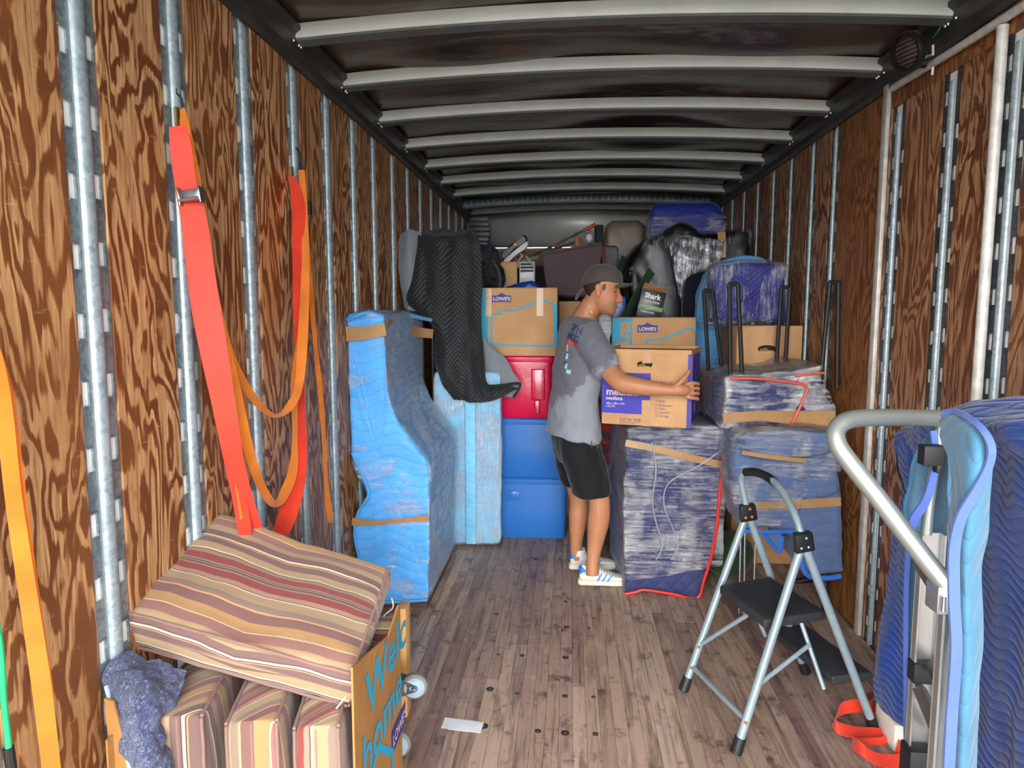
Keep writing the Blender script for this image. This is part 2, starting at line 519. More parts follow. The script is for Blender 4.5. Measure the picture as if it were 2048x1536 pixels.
def post_mesh(name, H):
    """slotted tie-down post, local: +x into the truck, y along the wall"""
    HW, PIT, SH, SW = .059, .152, .029, .0115
    TP, TWD = (.015, .020) if name == 'L' else (.011, .012)
    fl = MB(); th = .004
    for sy in (-1, 1):
        ys = [sy*.024, sy*(.0415-SW), sy*(.0415+SW), sy*HW]
        zs = [0.0]; holes = []
        z = .10 + (.012 if sy > 0 else 0)
        while z + SH < H - .06:
            zs += [z-SH, z+SH]; holes.append(z); z += PIT
        zs.append(H)
        for i in range(len(zs)-1):
            for j in range(3):
                if j == 1 and i % 2 == 1:   # slot: rim walls only
                    a, b, c2, d = ys[1], ys[2], zs[i], zs[i+1]
                    fl.add([(0,a,c2),(0,b,c2),(0,b,d),(0,a,d),(-.005,a,c2),(-.005,b,c2),(-.005,b,d),(-.005,a,d)],
                           [(0,1,5,4),(1,2,6,5),(2,3,7,6),(3,0,4,7)])
                    # raised lip around the slot
                    for (q0, q1) in (((a, c2-.002), (b, c2+.002)), ((a, d-.002), (b, d+.002))):
                        fl.box((0, min(q0[0], q1[0]), q0[1]), (.0022, max(q0[0], q1[0]), q1[1]))
                    continue
                a, b = sorted((ys[j], ys[j+1]))
                fl.add([(0,a,zs[i]),(0,b,zs[i]),(0,b,zs[i+1]),(0,a,zs[i+1])], [(0,1,2,3)])
        e = sy*HW
        fl.add([(0,e,0),(-.012,e,0),(-.012,e,H),(0,e,H)], [(0,1,2,3)])
    tb = MB(); r = []
    for z in (0.0, H-.045, H-.035):
        k = 1 if z < H-.04 else .55
        r.append([Vector((.001 + TP*k*math.sin(PI*i/9)**.8, TWD*math.cos(PI*i/9), z)) for i in range(10)])
    tb.rings(r)
    bk = MB().box((-.010, -HW, 0), (-.0055, HW, H))
    return fl, tb, bk

H = 2.47
protos = {}
def post(parent, X, y, side, hgt=1.0):
    key = side
    if key not in protos:
        f, tb, bk = post_mesh(key, H)
        o = mk('wall_post', f, galv if side == 'L' else galv_dark, smooth=None, recalc=False)  # right wall posts have their shade put into a darker steel colour
        a = mk('post_tube', tb, galv_tube, smooth=40); b = mk('backing_strip', bk, skin_white, smooth=None)
        protos[key] = (o.data, a.data, b.data)
        for q in (o, a, b): bpy.data.objects.remove(q)
    f, tb, bk = protos[key]
    o = link('wall_post', f, parent)
    rot = 0 if side == 'L' else PI
    o.matrix_basis = Matrix.Translation((X, y, 0)) @ Matrix.Rotation(rot, 4, 'Z') @ Matrix.Diagonal((1, 1, hgt, 1))
    for nm, d in (('post_tube', tb), ('backing_strip', bk)):
        link(nm, d, o)
    return o

# left wall
wl = st(mk('wall_left', MB().box((XL-.06, Y0, -.05), (XL-.024, Y1, ZR+.05)), M('outer_wall_skin', '#3a2a20', .8)))
yl = [-.03, .32, .70, 1.09, 1.485, 1.861, 2.271, 2.682, 3.049, 3.418, 3.776, 4.184]
while yl[-1] < 7.1: yl.append(yl[-1] + .392)
for y in yl: post(wl, XL-.004, y, 'L')
prev = Y0
for y in yl + [Y1 + .06]:
    a, b = prev, y - .0605
    if b - a > .03:
        mb = MB().box((XL-.016, a, .0), (XL, b, H))
        mk('plywood_panel', mb, ply_l, wl, bevel=.0015, seg=1, smooth=None)
    prev = y + .0605

# right wall
wr = st(mk('wall_right', MB().box((XR+.024, Y0, -.05), (XR+.06, Y1, ZR+.05)), MAT.get('x') or bpy.data.materials['outer_wall_skin']))
yr = [.65, 1.05, 1.45, 1.80, 2.10, 2.299+.02, 2.685, 3.089, 3.781, 4.114, 4.50, 4.87, 5.26, 5.66, 6.05, 6.45, 6.85]
for y in yr:
    post(wr, XR+.004, y, 'R', 1.0 if y > 3.3 else .955)
prev = Y0
for y in yr + [Y1 + .06]:
    a, b = prev, y - .0605
    if b - a > .03:
        top = H if a > 3.25 or b > 3.6 else 2.36
        if a < 3.2 < b:      # panel split by the door edge
            mk('plywood_panel', MB().box((XR, a, 0), (XR+.016, 3.17, 2.36)), ply_r, wr, bevel=.0015, seg=1, smooth=None)
            mk('plywood_panel', MB().box((XR, 3.215, 0), (XR+.016, b, H)), ply_plain, wr, bevel=.0015, seg=1, smooth=None)
        else:
            mk('plywood_panel', MB().box((XR, a, 0), (XR+.016, b, top)), ply_r, wr, bevel=.0015, seg=1, smooth=None)
    prev = y + .0605
mk('header_board', MB().box((XR, Y0, 2.36), (XR+.016, 3.17, H)), ply_plain, wr, smooth=None)
# side door frame: scuffed pipe and jamb
dr = st(mk('door_1', MB().tube(smooth_path([(XR-.024, .6, 2.405), (XR-.024, 2.2, 2.405), (XR-.024, 3.10, 2.43)], 6), .0145, 12), white_pipe))
mk('door_jamb', MB().box((XR-.016, 3.168, 0), (XR+.004, 3.215, 2.47)), white_pipe, dr, bevel=.004)
pj = wallp(1965, 622, XR-.02)
mk('door_pipe', MB().tube([(XR-.020, pj.y, 0), (XR-.020, pj.y, 2.39)], .017, 14), white_pipe, dr)

# front bulkhead
wf = st(mk('wall_front', MB().box((XL, Y1, 0), (XR, Y1+.04, 2.17)), ply_plain))
for i in range(6):
    x0 = XL + i*.407
    mk('plywood_panel', MB().box((x0+.004, Y1-.012, .0), (x0+.403, Y1, 2.14)), ply_plain, wf, bevel=.001, seg=1, smooth=None)
nose_m = M('nose_sheet_metal', '#dcdcd4', .40, .25, .08, 3)
prof = [(7.42, 2.185), (7.60, 2.20), (7.78, 2.26), (7.86, 2.36), (7.88, 2.50), (7.84, 2.62)]
pp = smooth_path([Vector((0, a, b)) for a, b in prof], 5)
mb = MB(); vs = []; 
for x in (XL-.02, XR+.02):
    for p in pp: vs.append(Vector((x, p.y, p.z)))
n_ = len(pp); mb.add(vs, [(i, i+1, n_+i+1, n_+i) for i in range(n_-1)])
mk('nose_panel', mb, nose_m, wf, solid=.004)
mk('ledge_trim', MB().box((XL, Y1-.03, 2.14), (XR, Y1+.05, 2.172)), M('cream_ledge', '#a89678', .55, 0, .2, 12), wf, bevel=.004)
mk('side_filler', MB().box((XL-.03, Y1, 2.1), (XL, 7.95, 2.7)).box((XR, Y1, 2.1), (XR+.03, 7.95, 2.7)), galv_dark, wf, smooth=None)
# ribbed grey corner panel
mb = MB()
for i in range(6):
    z0 = 2.19 + i*.052
    mb.box((XL+.015, Y1-.09-.01*math.sin(i/5*PI), z0), (XL+.21+.02*math.sin(i/5*PI), Y1-.02, z0+.048))
mk('ribbed_corner_panel', mb, M('grey_ribbed_plastic', '#5b5e62', .4), wf, bevel=.006)

# ceiling: sheet with sag between the arched bows
def zroof(x):
    u = (x - XL)/(XR - XL); return ZR + .015 + .045*4*u*(1-u)
mb = MB(); vs = []; NX, NY = 40, 130
for j in range(NY+1):
    y = Y0 + (7.9 - Y0)*j/NY
    ph = ((y - 2.64)/.592) % 1.0
    for i in range(NX+1):
        x = XL - .02 + (XR - XL + .04)*i/NX
        edge = min(1, min(x - XL + .02, XR + .02 - x)/.25)
        s = .012*math.sin(PI*ph)*edge + .03*edge*noise.noise(Vector((x*1.1, y*1.8, 3)))*math.exp(-((ph-.88)/.15)**2)*2
        vs.append(Vector((x, y, zroof(x) + .012 + s)))
mb.add(vs, [(j*(NX+1)+i, j*(NX+1)+i+1, (j+1)*(NX+1)+i+1, (j+1)*(NX+1)+i) for j in range(NY) for i in range(NX)])
ceil = st(mk('ceiling', mb, roof_mat, solid=.006, smooth=180))
def bow(y, mat=beam_mat, hgt=.05):
    rs = []
    for i in range(21):
        x = XL + (XR-XL)*i/20; z = zroof(x)
        rs.append([Vector((x, y-.0, z-hgt)), Vector((x, y+.045, z-hgt-.004)), Vector((x, y+.045, z+.003)), Vector((x, y, z+.003))])
    o = mk('roof_bow', MB().rings(rs), mat, ceil, bevel=.003, smooth=50)
    lip = [[p + Vector((0, -.004, 0)) for p in (r[0], r[1])] for r in rs]
    vs = []
    for r in rs: vs += [r[0] + Vector((0, .004, -.010)), r[1] + Vector((0, .012, -.010)), r[1] + Vector((0, .012, .002)), r[0] + Vector((0, .004, .002))]
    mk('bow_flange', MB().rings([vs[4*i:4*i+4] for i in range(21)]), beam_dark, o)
for y in (.27, .86, 1.455, 2.047, 2.64, 3.19, 3.79, 4.39, 4.99, 5.6, 6.2): bow(y)
bow(6.75, galv_dark, .075); bow(7.32, beam_mat, .06)
mb = MB()
for i in range(44):
    x = XL + .06 + i*.055; mb.box((x, 6.742, zroof(x)-.062), (x+.006, 6.75, zroof(x)-.018))
o = mk('rivet_row', mb, galv_tube, ceil, smooth=None); o['kind'] = 'stuff'

for k, (X, s) in enumerate(((XL, 1), (XR, -1))):
    prof = [(0, 2.445), (s*.012, 2.445), (s*.014, 2.47), (s*.034, 2.485), (s*.034, 2.545), (s*.055, 2.56), (s*.055, 2.575), (0, 2.60)]
    rs = [[Vector((X + a, y, b)) for a, b in prof] for y in (Y0, 2.0, 4.0, 6.0, Y1)]
    o = st(mk('trim_%d' % (k+1), MB().rings(rs), rail_mat, smooth=25))
    mb = MB()
    for y in (2.64, 3.19, 3.79, 4.39, 4.99, 5.6, 6.2, 2.05):
        for q in (-.02, .03, .05): mb.ball((X + s*.034, y+q, 2.515), .0055, nu=8, nv=5)
    r_ = mk('rivet_row', mb, M('bright_rivet', '#d8d8d2', .3, .6), o); r_['kind'] = 'stuff'
# outside threshold
st(mk('trim_3', MB().box((XL-.08, Y0-.1, -.2), (XR+.08, Y0, -.004)), galv_dark))

# ================================================================= shared builders
def resample(P, n):
    P = [Vector(p) for p in P] + [Vector(P[0])]
    L = [0]
    for a, b in zip(P, P[1:]): L.append(L[-1] + (b-a).length)
    out = []; j = 0
    for i in range(n):
        d = L[-1]*i/n
        while L[j+1] < d: j += 1
        out.append(P[j].lerp(P[j+1], (d-L[j])/max(1e-9, L[j+1]-L[j])))
    return out
def softslab(front, depth, rnd=.02, n=120, k=10, amp=.004, sc=9, grow=0, y0=0.0, y1=1.0, rounds=2, seed=0):
    """rounded, slightly lumpy block: outline of the front face swept along depth"""
    depth = Vector(depth); P = resample(front, n)
    c = sum(P, Vector())/n; dn = depth.normalized()
    for _ in range(rounds):
        P = [(P[i-1] + P[i]*2 + P[(i+1) % n])/4 for i in range(n)]
    def inset(d):
        r = []
        for p in P:
            v = p - c; l = v.length; r.append(c + v*max(0, (l + grow - d)/l))
        return r
    rs = []; R = max((p-c).length for p in P)
    D = depth.length
    fr = [.97, .8, .6, .4, .2, .08]
    for q in fr: rs.append([p + depth*y0 - dn*grow for p in [c + (p-c)*(1-q) for p in inset(rnd)]])
    rs.append([p + depth*y0 - dn*grow for p in inset(rnd)])
    rs.append([p + depth*y0 + dn*(rnd*.3-grow) for p in inset(rnd*.3)])
    rs.append([p + depth*y0 + dn*(rnd-grow) for p in inset(0)])
    for i in range(1, k):
        rs.append([p + depth*(y0 + (y1-y0)*i/k) for p in inset(0)])
    rs.append([p + depth*y1 - dn*(rnd-grow) for p in inset(0)])
    rs.append([p + depth*y1 - dn*(rnd*.3-grow) for p in inset(rnd*.3)])
    rs.append([p + depth*y1 + dn*grow for p in inset(rnd)])
    for q in fr[::-1]: rs.append([p + depth*y1 + dn*grow for p in [c + (p-c)*(1-q) for p in inset(rnd)]])
    mb = MB().rings(rs)
    if amp:
        for i, p in enumerate(mb.v):
            s = Vector((noise.noise(p*sc + Vector((seed, 0, 0))), noise.noise(p*sc + Vector((seed, 50, 0))), noise.noise(p*sc + Vector((seed, 0, 70)))))
            s2 = Vector((noise.noise(p*sc*2.7), noise.noise(p*sc*2.7 + Vector((9, 0, 0))), noise.noise(p*sc*2.7 + Vector((0, 9, 0)))))
            mb.v[i] = p + s*amp*1.6 + s2*amp*.7
    return mb
def px(L, D): return [at(x, y, D) for x, y in L]

def pl(root, lx, lz, side='front', w=0, d=0, off=.0012):
    """matrix that lays flat lettering on a face of a carton"""
    R = wm(root)
    if side == 'front': return R @ Matrix.Translation((lx, -off, lz)) @ Matrix.Rotation(PI/2, 4, 'X')
    if side == 'right': return R @ Matrix.Translation((w+off, lx, lz)) @ Matrix.Rotation(PI/2, 4, 'Z') @ Matrix.Rotation(PI/2, 4, 'X')
    if side == 'top': return R @ Matrix.Translation((lx, lz, d+off))
def poly(pts):
    return MB().add([(x, y, 0) for x, y in pts], [tuple(range(len(pts)))])
def rect(x0, y0, x1, y1): return poly([(x0, y0), (x1, y0), (x1, y1), (x0, y1)])
def stroke(pts, wd, closed=False):
    mb = MB(); n = len(pts)
    for i in range(n if closed else n-1):
        a = Vector(pts[i]); b = Vector(pts[(i+1) % n]); t = (b-a).normalized(); q = Vector((-t.y, t.x))*wd/2
        a2 = a - t*wd/2; b2 = b + t*wd/2
        mb.add([(*(a2+q), i*2e-5), (*(a2-q), i*2e-5), (*(b2-q), i*2e-5), (*(b2+q), i*2e-5)], [(0, 1, 2, 3)])
    return mb

t = NT('cardboard'); v = t.obj(); n = t.noise(v, 5, 4, .6)
c = t.ramp(n, [(.3, '#b98a5c'), (.7, '#cfa172')])
c = t.mix(t.ramp(t.noise(t.obj((40, 40, 3)), 2, 3, .6), [(.55, 0.0), (.8, .25)]), c, '#a97c50')
card = t.fin(c, .7, 0, .3, t.bump(t.noise(v, 30, 4, .6), .12, .004))
card_dk = M('cardboard_inside', '#9a6d44', .8)
card_or = M('creased_cardboard', '#a9763f', .65, 0, .14, 8, .4, 16, bd=.01)
ink_navy = M('navy_ink', '#2b2c86', .6, var=.05)
ink_cyan = M('cyan_ink', '#1f9fc6', .6, var=.06)
ink_white = M('pale_ink', '#dcc6b4', .6, var=.02)
ink_brown = M('faded_purple_ink', '#6b5470', .7, var=.05)
tape_m = M('brown_packing_tape', '#a98256', .22, 0, .12, 14, .35, 30, .6, .3)
tape_clear = M('clear_glossy_tape', '#bd9264', .3, 0, .1, 20, .3, 30, .4, .1)
black_m = M('matte_black', '#131314', .6)
steel_m = M('bright_steel', '#b9bec2', .25, .9, .1)

def carton(name, label, P, yaw, w_, d_, h_, cat='box', group=None, mat=None, bev=.004, handle=None):
    r = thing(name, label, cat, P, yaw, group)
    R = wm(r)
    b = MB().box((0, 0, 0), (w_, d_, h_), R)
    mk('body', b, mat or card, r, bevel=bev, smooth=30)
    mb = MB().box((-.001, .0, h_), (w_+.001, d_/2-.002, h_+.004), R)
    mk('flap', mb, mat or card, r, bevel=.001, seg=1); mk('flap', MB().box((-.001, d_/2+.002, h_), (w_+.001, d_, h_+.004), R), mat or card, r, bevel=.001, seg=1)
    return r
def put(root, name, mb, mat, *a, **k):
    return mk(name, onplane(mb, pl(root, *a, **k)), mat, root, smooth=None, recalc=False)
def handle_hole(root, lx, lz, wd=.085, hg=.03):
    # curved hand hole: dark slot with a folded tab
    p = []
    for i in range(9): a = PI - PI*i/8; p.append((lx + wd/2*math.cos(a)*1.0, lz + .008 + hg*.55*math.sin(a)))
    for i in range(9): a = PI*i/8; p.append((lx + wd/2*math.cos(a)*.82, lz - .008 + hg*.22*math.sin(a)))
    R = wm(root)
    mk('hand_hole', MB().prism(p, lambda q: R @ Vector((q[0], -.0006, q[1])), lambda q: R @ Vector((q[0], .004, q[1]))), M('hole_shadow', '#241a0e', .9), root, smooth=None)
    mk('hand_hole_tab', MB().prism([(lx-wd*.42, lz-.004), (lx-wd*.1, lz-.006), (lx+wd*.12, lz-.002), (lx-wd*.05, lz+hg*.38), (lx-wd*.35, lz+hg*.2)],
       lambda q: R @ Vector((q[0], -.0016, q[1])), lambda q: R @ Vector((q[0], -.0008, q[1]))), M('olive_shadow_card', '#7a6a35', .8), root, smooth=None)

# ================================================================= striped cushions
tn = NT('striped_outdoor_fabric')
uvn = tn.obj(uv=True); sp = tn.N('ShaderNodeSeparateXYZ', {0: uvn})
PAT = [(.028, '#966a60'), (.004, '#d4c29c'), (.030, '#ad8458'), (.030, '#7d5a54'), (.005, '#d9986f'), (.022, '#8c7768'), (.034, '#ab8e6c'), (.004, '#d9cba8'),
       (.003, '#5d3a35'), (.014, '#a3806f'), (.022, '#89403a'), (.007, '#8f7867'), (.003, '#5b3b38'), (.005, '#8f7867'), (.003, '#5b3b38'), (.006, '#8f7867'), (.022, '#89403a'), (.012, '#8f7867'), (.003, '#5d3a35'), (.004, '#d9cba8'),
       (.026, '#ab8e6c'), (.024, '#765c56'), (.003, '#d9986f'), (.003, '#5d3a35'), (.006, '#d9cba8'), (.003, '#5d3a35'), (.022, '#765c56'), (.026, '#ab8e6c')]
tot = sum(a for a, b in PAT); stops = []; s_ = 0
for a, b in PAT: stops.append((s_/tot, b)); s_ += a
fr = tn.math('FRACT', tn.math('DIVIDE', tn.math('ADD', sp.outputs[1], 10*tot), tot))
c = tn.ramp(fr, stops, 'CONSTANT')
wv = tn.noise(tn.obj((60, 900, 1), uv=True), 3, 2); 
wb = tn.noise(tn.obj((1, 1, 1), uv=True), 9, 3)
c = tn.mix(tn.ramp(wv, [(.3, .22), (.7, 0.0)]), c, '#4a352f')
stripe = tn.fin(c, .85, 0, .2, tn.bump(wv, .15, .001, tn.bump(wb, .35, .02)), .2)
pipe_m = cloth('cushion_piping', '#8a6a60')

def cushion(name, label, C4, t_, nrm=None, s0=0.0, amp=.01, dent=0.0, seed=0, welt=True, cat='cushion', n=44, flip=False, e=30.0):
    """C4: near-left, near-right, far-right, far-left corners of the mid plane"""
    A, B, C_, D_ = [Vector(p) for p in C4]
    N0 = nrm or (B-A).cross(D_-A).normalized()
    W_ = ((B-A).length + (C_-D_).length)/2; L_ = ((D_-A).length + (C_-B).length)/2
    r = thing(name, label, cat, (A+B+C_+D_)/4 - N0*t_/2)
    def P(u, v, w_):
        p = A*(1-u)*(1-v) + B*u*(1-v) + C_*u*v + D_*(1-u)*v
        return p + N0*w_
    us = [.5 - .5*math.cos(PI*(i/n))*1.0 for i in range(n+1)]
    us = [.5 + .5*math.copysign(abs(2*x-1)**.6, 2*x-1) for x in us]
    vs = []; uv = []; fs = []
    for sg in (1, -1):
        for j in range(n+1):
            for i in range(n+1):
                u, v = us[i], us[j]
                a, b = abs(2*u-1), abs(2*v-1)
                hgt = (max(0, 1-a**e)*max(0, 1-b**e))**(1/2.6)
                puff = .88 + .20*(1-a*a)*(1-b*b)
                z = sg*t_/2*hgt*puff
                # pinch the sides in a little so the rim bulges
                q = P(u, v, z)
                wr_ = amp*(noise.noise(Vector((u*2.5+seed, v*6, sg))) + .6*noise.noise(Vector((u*9+seed, v*5, sg+5)))) * (.3+.7*hgt)
                if dent and sg > 0: wr_ -= dent*math.exp(-((u-.5)/.16)**2)*(1-v*.5)
                q += N0*wr_*sg
                vs.append(q)
                zt = t_/2*puff; 
                s = v*L_ + (-1 if v < .5 else 1)*(zt - z)
                uv.append((u*W_ + seed, s + s0))
    K = (n+1)**2
    for g in (0, 1):
        for j in range(n):
            for i in range(n):
                a = g*K + j*(n+1) + i; f = (a, a+1, a+n+2, a+n+1); fs.append(f if g == 0 else f[::-1])
    mb = MB().add(vs, fs)
    mk('cover', mb, stripe, r, smooth=70, uvs=uv, recalc=False)
    if welt:
        o = .004
        ring = []
        for (u, v) in [(i/12, 0) for i in range(12)] + [(1, i/12) for i in range(12)] + [(1-i/12, 1) for i in range(12)] + [(0, 1-i/12) for i in range(12)]:
            uu = .006 + u*.988; vv2 = .006 + v*.988
            ring.append(P(uu, vv2, t_*.0))
        zz = t_/2*.79
        for sg in (1, -1):
            edge = [P(.022 + .956*i/24, .016, sg*zz + amp*.4*noise.noise(Vector((i*.4+seed, sg, 0)))) for i in range(25)]
            mk('piping', MB().tube(edge, .0042, 8), pipe_m, r)
            edge = [P(.984, .022 + .956*i/24, sg*zz + amp*.4*noise.noise(Vector((i*.4+seed, sg, 3)))) for i in range(25)]
            mk('piping', MB().tube(edge, .0042, 8), pipe_m, r)
        mk('zip_seam', MB().tube(ring, .0035, 6, closed=True), pipe_m, r)
    return r

cFL, cFR, cBR, cBL = at(240, 1258, 1.55), at(706, 1388, 1.52), at(782, 1160, 1.98), at(437, 1050, 2.02)
top_c = cushion('seat_cushion', 'striped seat cushion lying flat on top of the cardboard carton', (cFL, cFR, cBR, cBL), .130, s0=-.028+.0, amp=.010, dent=.022, seed=1.3)
# tie strings at the right corner
tp = smooth_path([at(706, 1378, 1.55), at(716, 1372, 1.55), at(722, 1352, 1.56), at(714, 1340, 1.54), at(700, 1380, 1.53), at(672, 1418, 1.52)], 6)
mk('tie_string', MB().tube(tp, .0022, 6), M('pale_string', '#d8c6b4', .8), top_c)
tp = smooth_path([at(783, 1196, 1.93), at(786, 1215, 1.92), at(768, 1232, 1.92), at(776, 1244, 1.92)], 6)
mk('tie_string', MB().tube(tp, .0022, 6), bpy.data.materials['pale_string'], top_c)

def upcush(label, xl, xr, ytop, D0, D1, lean, th_px, seed, s0, ang=0.0, zb=.03):
    """cushion standing on its edge in the carton, edge towards the camera"""
    a = at(xl, ytop, D0); b = at(xr, ytop, D0)
    cx = (a + b)/2; th_ = (b-a).length
    dv = Vector((math.sin(ang), math.cos(ang), 0))
    top = cx.z
    A = Vector((cx.x, cx.y, zb)); B = Vector((cx.x + lean, cx.y, top))
    C_ = B + dv*(D1-D0); D_ = A + dv*(D1-D0) 
    N0 = (B-A).cross(D_-A).normalized()
    return cushion('seat_cushion', label, (A, B, C_, D_), th_, None, s0, .006, 0, seed, True, n=36, e=26)
# (u runs up the cushion, v runs back) -> swap so stripes run up the edge
upcush('striped cushion standing on edge in the carton beside the navy rug', 296, 408, 1432, 1.41, 1.83, .0, 0, 3.1, .02, -.22)
upcush('striped cushion standing on edge in the middle of the carton', 442, 560, 1442, 1.42, 1.84, .0, 0, 5.7, .13, -.22)
upcush('striped cushion standing on edge against the lettered carton side', 578, 684, 1452, 1.44, 1.86, .0, 0, 8.2, .20, -.20)
cushion('seat_cushion', 'darker striped cushion tucked behind at the far right corner of the carton',
        (Vector((-.72, 1.88, .05)), Vector((-.50, 1.88, .05)), Vector((-.50, 1.90, .60)), Vector((-.72, 1.90, .60))), .07, None, .1, .004, 0, 2.2, True, n=20)

# ================================================================= open carton with welcome lettering
XC = -.487
bx = thing('open_carton', 'open brown carton with cyan welcome lettering holding the striped cushions', 'box', (XC-.53, 1.34, 0))
zt_near, zt_far = .70, .585
def cwall(p0, p1, z0, z1, th=.005):
    d = (Vector(p1)-Vector(p0)).normalized(); nn = Vector((-d.y, d.x, 0))*th
    a, b = Vector((*p0, 0)), Vector((*p1, 0)); mb = MB()
    return mb.add([a, b, b+nn, a+nn, a+Vector((0,0,z0)), b+Vector((0,0,z1)), b+nn+Vector((0,0,z1)), a+nn+Vector((0,0,z0))],
                  [(0,3,2,1),(4,5,6,7),(0,1,5,4),(1,2,6,5),(2,3,7,6),(3,0,4,7)])
mk('side_panel', cwall((XC, 1.455), (XC, 1.89), zt_near-.01, zt_far), card_or, bx, smooth=None)
mk('side_panel', cwall((XC-.525, 1.955), (XC-.525, 1.34), zt_far, .56), card_or, bx, smooth=None)
mk('side_panel', cwall((XC, 1.89), (XC-.52, 1.955), zt_far, .56), card_or, bx, smooth=None)
mk('side_panel', cwall((XC-.52, 1.34), (XC, 1.455), .34, .30), card_or, bx, smooth=None)
mk('bottom_panel', MB().box((XC-.52, 1.345, .002), (XC-.005, 1.95, .008)), card_dk, bx, smooth=None)
# raised peak of the torn flap at the far corner and rim flap on the left
def yz(pts, X, th=.004):
    return MB().prism(pts, lambda q: Vector((X, q[0], q[1])), lambda q: Vector((X-th, q[0], q[1])))
mk('flap', yz([(1.60, .596), (1.89, .56), (1.89, .64), (1.87, .655), (1.76, .615)], XC+.001), card_or, bx, smooth=None)
fl_ = [at(214, 1392, 1.37), at(232, 1398, 1.37), at(262, 1536, 1.36), at(250, 1620, 1.36), at(225, 1500, 1.37)]
mk('flap', MB().prism([(p.x, p.z) for p in fl_], lambda q: Vector((q[0], 1.36, q[1])), lambda q: Vector((q[0], 1.366, q[1]))), card_or, bx, smooth=None)
def side_print(name, mb, mat, y, z, sc_=(1, 1)):
    Mx = Matrix.Translation((XC+.0016, y, z)) @ Matrix.Rotation(PI/2, 4, 'Z') @ Matrix.Rotation(PI/2, 4, 'X') @ Matrix.Diagonal((sc_[0], sc_[1], 1, 1))
    return mk(name, onplane(mb, Mx), mat, bx, smooth=None, recalc=False)
side_print('lettering', text_mb('Welc', .235, .018), ink_cyan, 1.545, .505, (.80, .68))
side_print('lettering', text_mb('home', .235, .018), ink_cyan, 1.505, .365, (.72, .68))
side_print('house_print', stroke([(0, 0), (0, -.18), (.3, -.18), (.3, -.02), (.16, .09)], .022, True), ink_cyan, 1.475, .285)
side_print('logo_print', rect(0, 0, .16, .07), ink_navy, 1.77, .26)
side_print('logo_print', text_mb("LOWE'S", .045, .02), ink_white, 1.78, .277).location.x += .0006

# ================================================================= navy chenille rug
rug_m = NT('navy_chenille'); v = rug_m.obj(); n1 = rug_m.noise(v, 160, 3, .7, 1.0); n2 = rug_m.noise(v, 14, 3)
c = rug_m.ramp(n1, [(.35, '#23294a'), (.55, '#3d4874'), (.7, '#9aa6cc')])
rug_mat = rug_m.fin(c, .95, 0, .1, rug_m.bump(n1, 1.0, .012), .4)
mb, uv = patch([[at(222, 1305, 1.50), at(262, 1312, 1.49), at(315, 1330, 1.50), at(372, 1345, 1.52)],
                [at(212, 1370, 1.42), at(262, 1372, 1.39), at(318, 1385, 1.42), at(352, 1395, 1.46)],
                [at(236, 1450, 1.39), at(268, 1452, 1.35), at(305, 1455, 1.37), at(330, 1450, 1.43)],
                [at(262, 1545, 1.37), at(290, 1545, 1.33), at(320, 1545, 1.35), at(345, 1540, 1.40)],
                [at(285, 1680, 1.37), at(310, 1680, 1.33), at(340, 1680, 1.35), at(360, 1680, 1.40)]], 60, 90, .012, 26, .014)
o = mk('chenille_rug', mb, rug_mat, smooth=60, origin=at(280, 1680, 1.37))
tag(o, 'shaggy navy chenille rug bunched at the left side of the open carton', 'rug')
mk('binding_edge', MB().tube(smooth_path([at(212, 1372, 1.405), at(236, 1452, 1.375), at(262, 1545, 1.355), at(285, 1680, 1.355)], 6), .005, 8), cloth('pale_blue_binding', '#a9bfe0'), o)

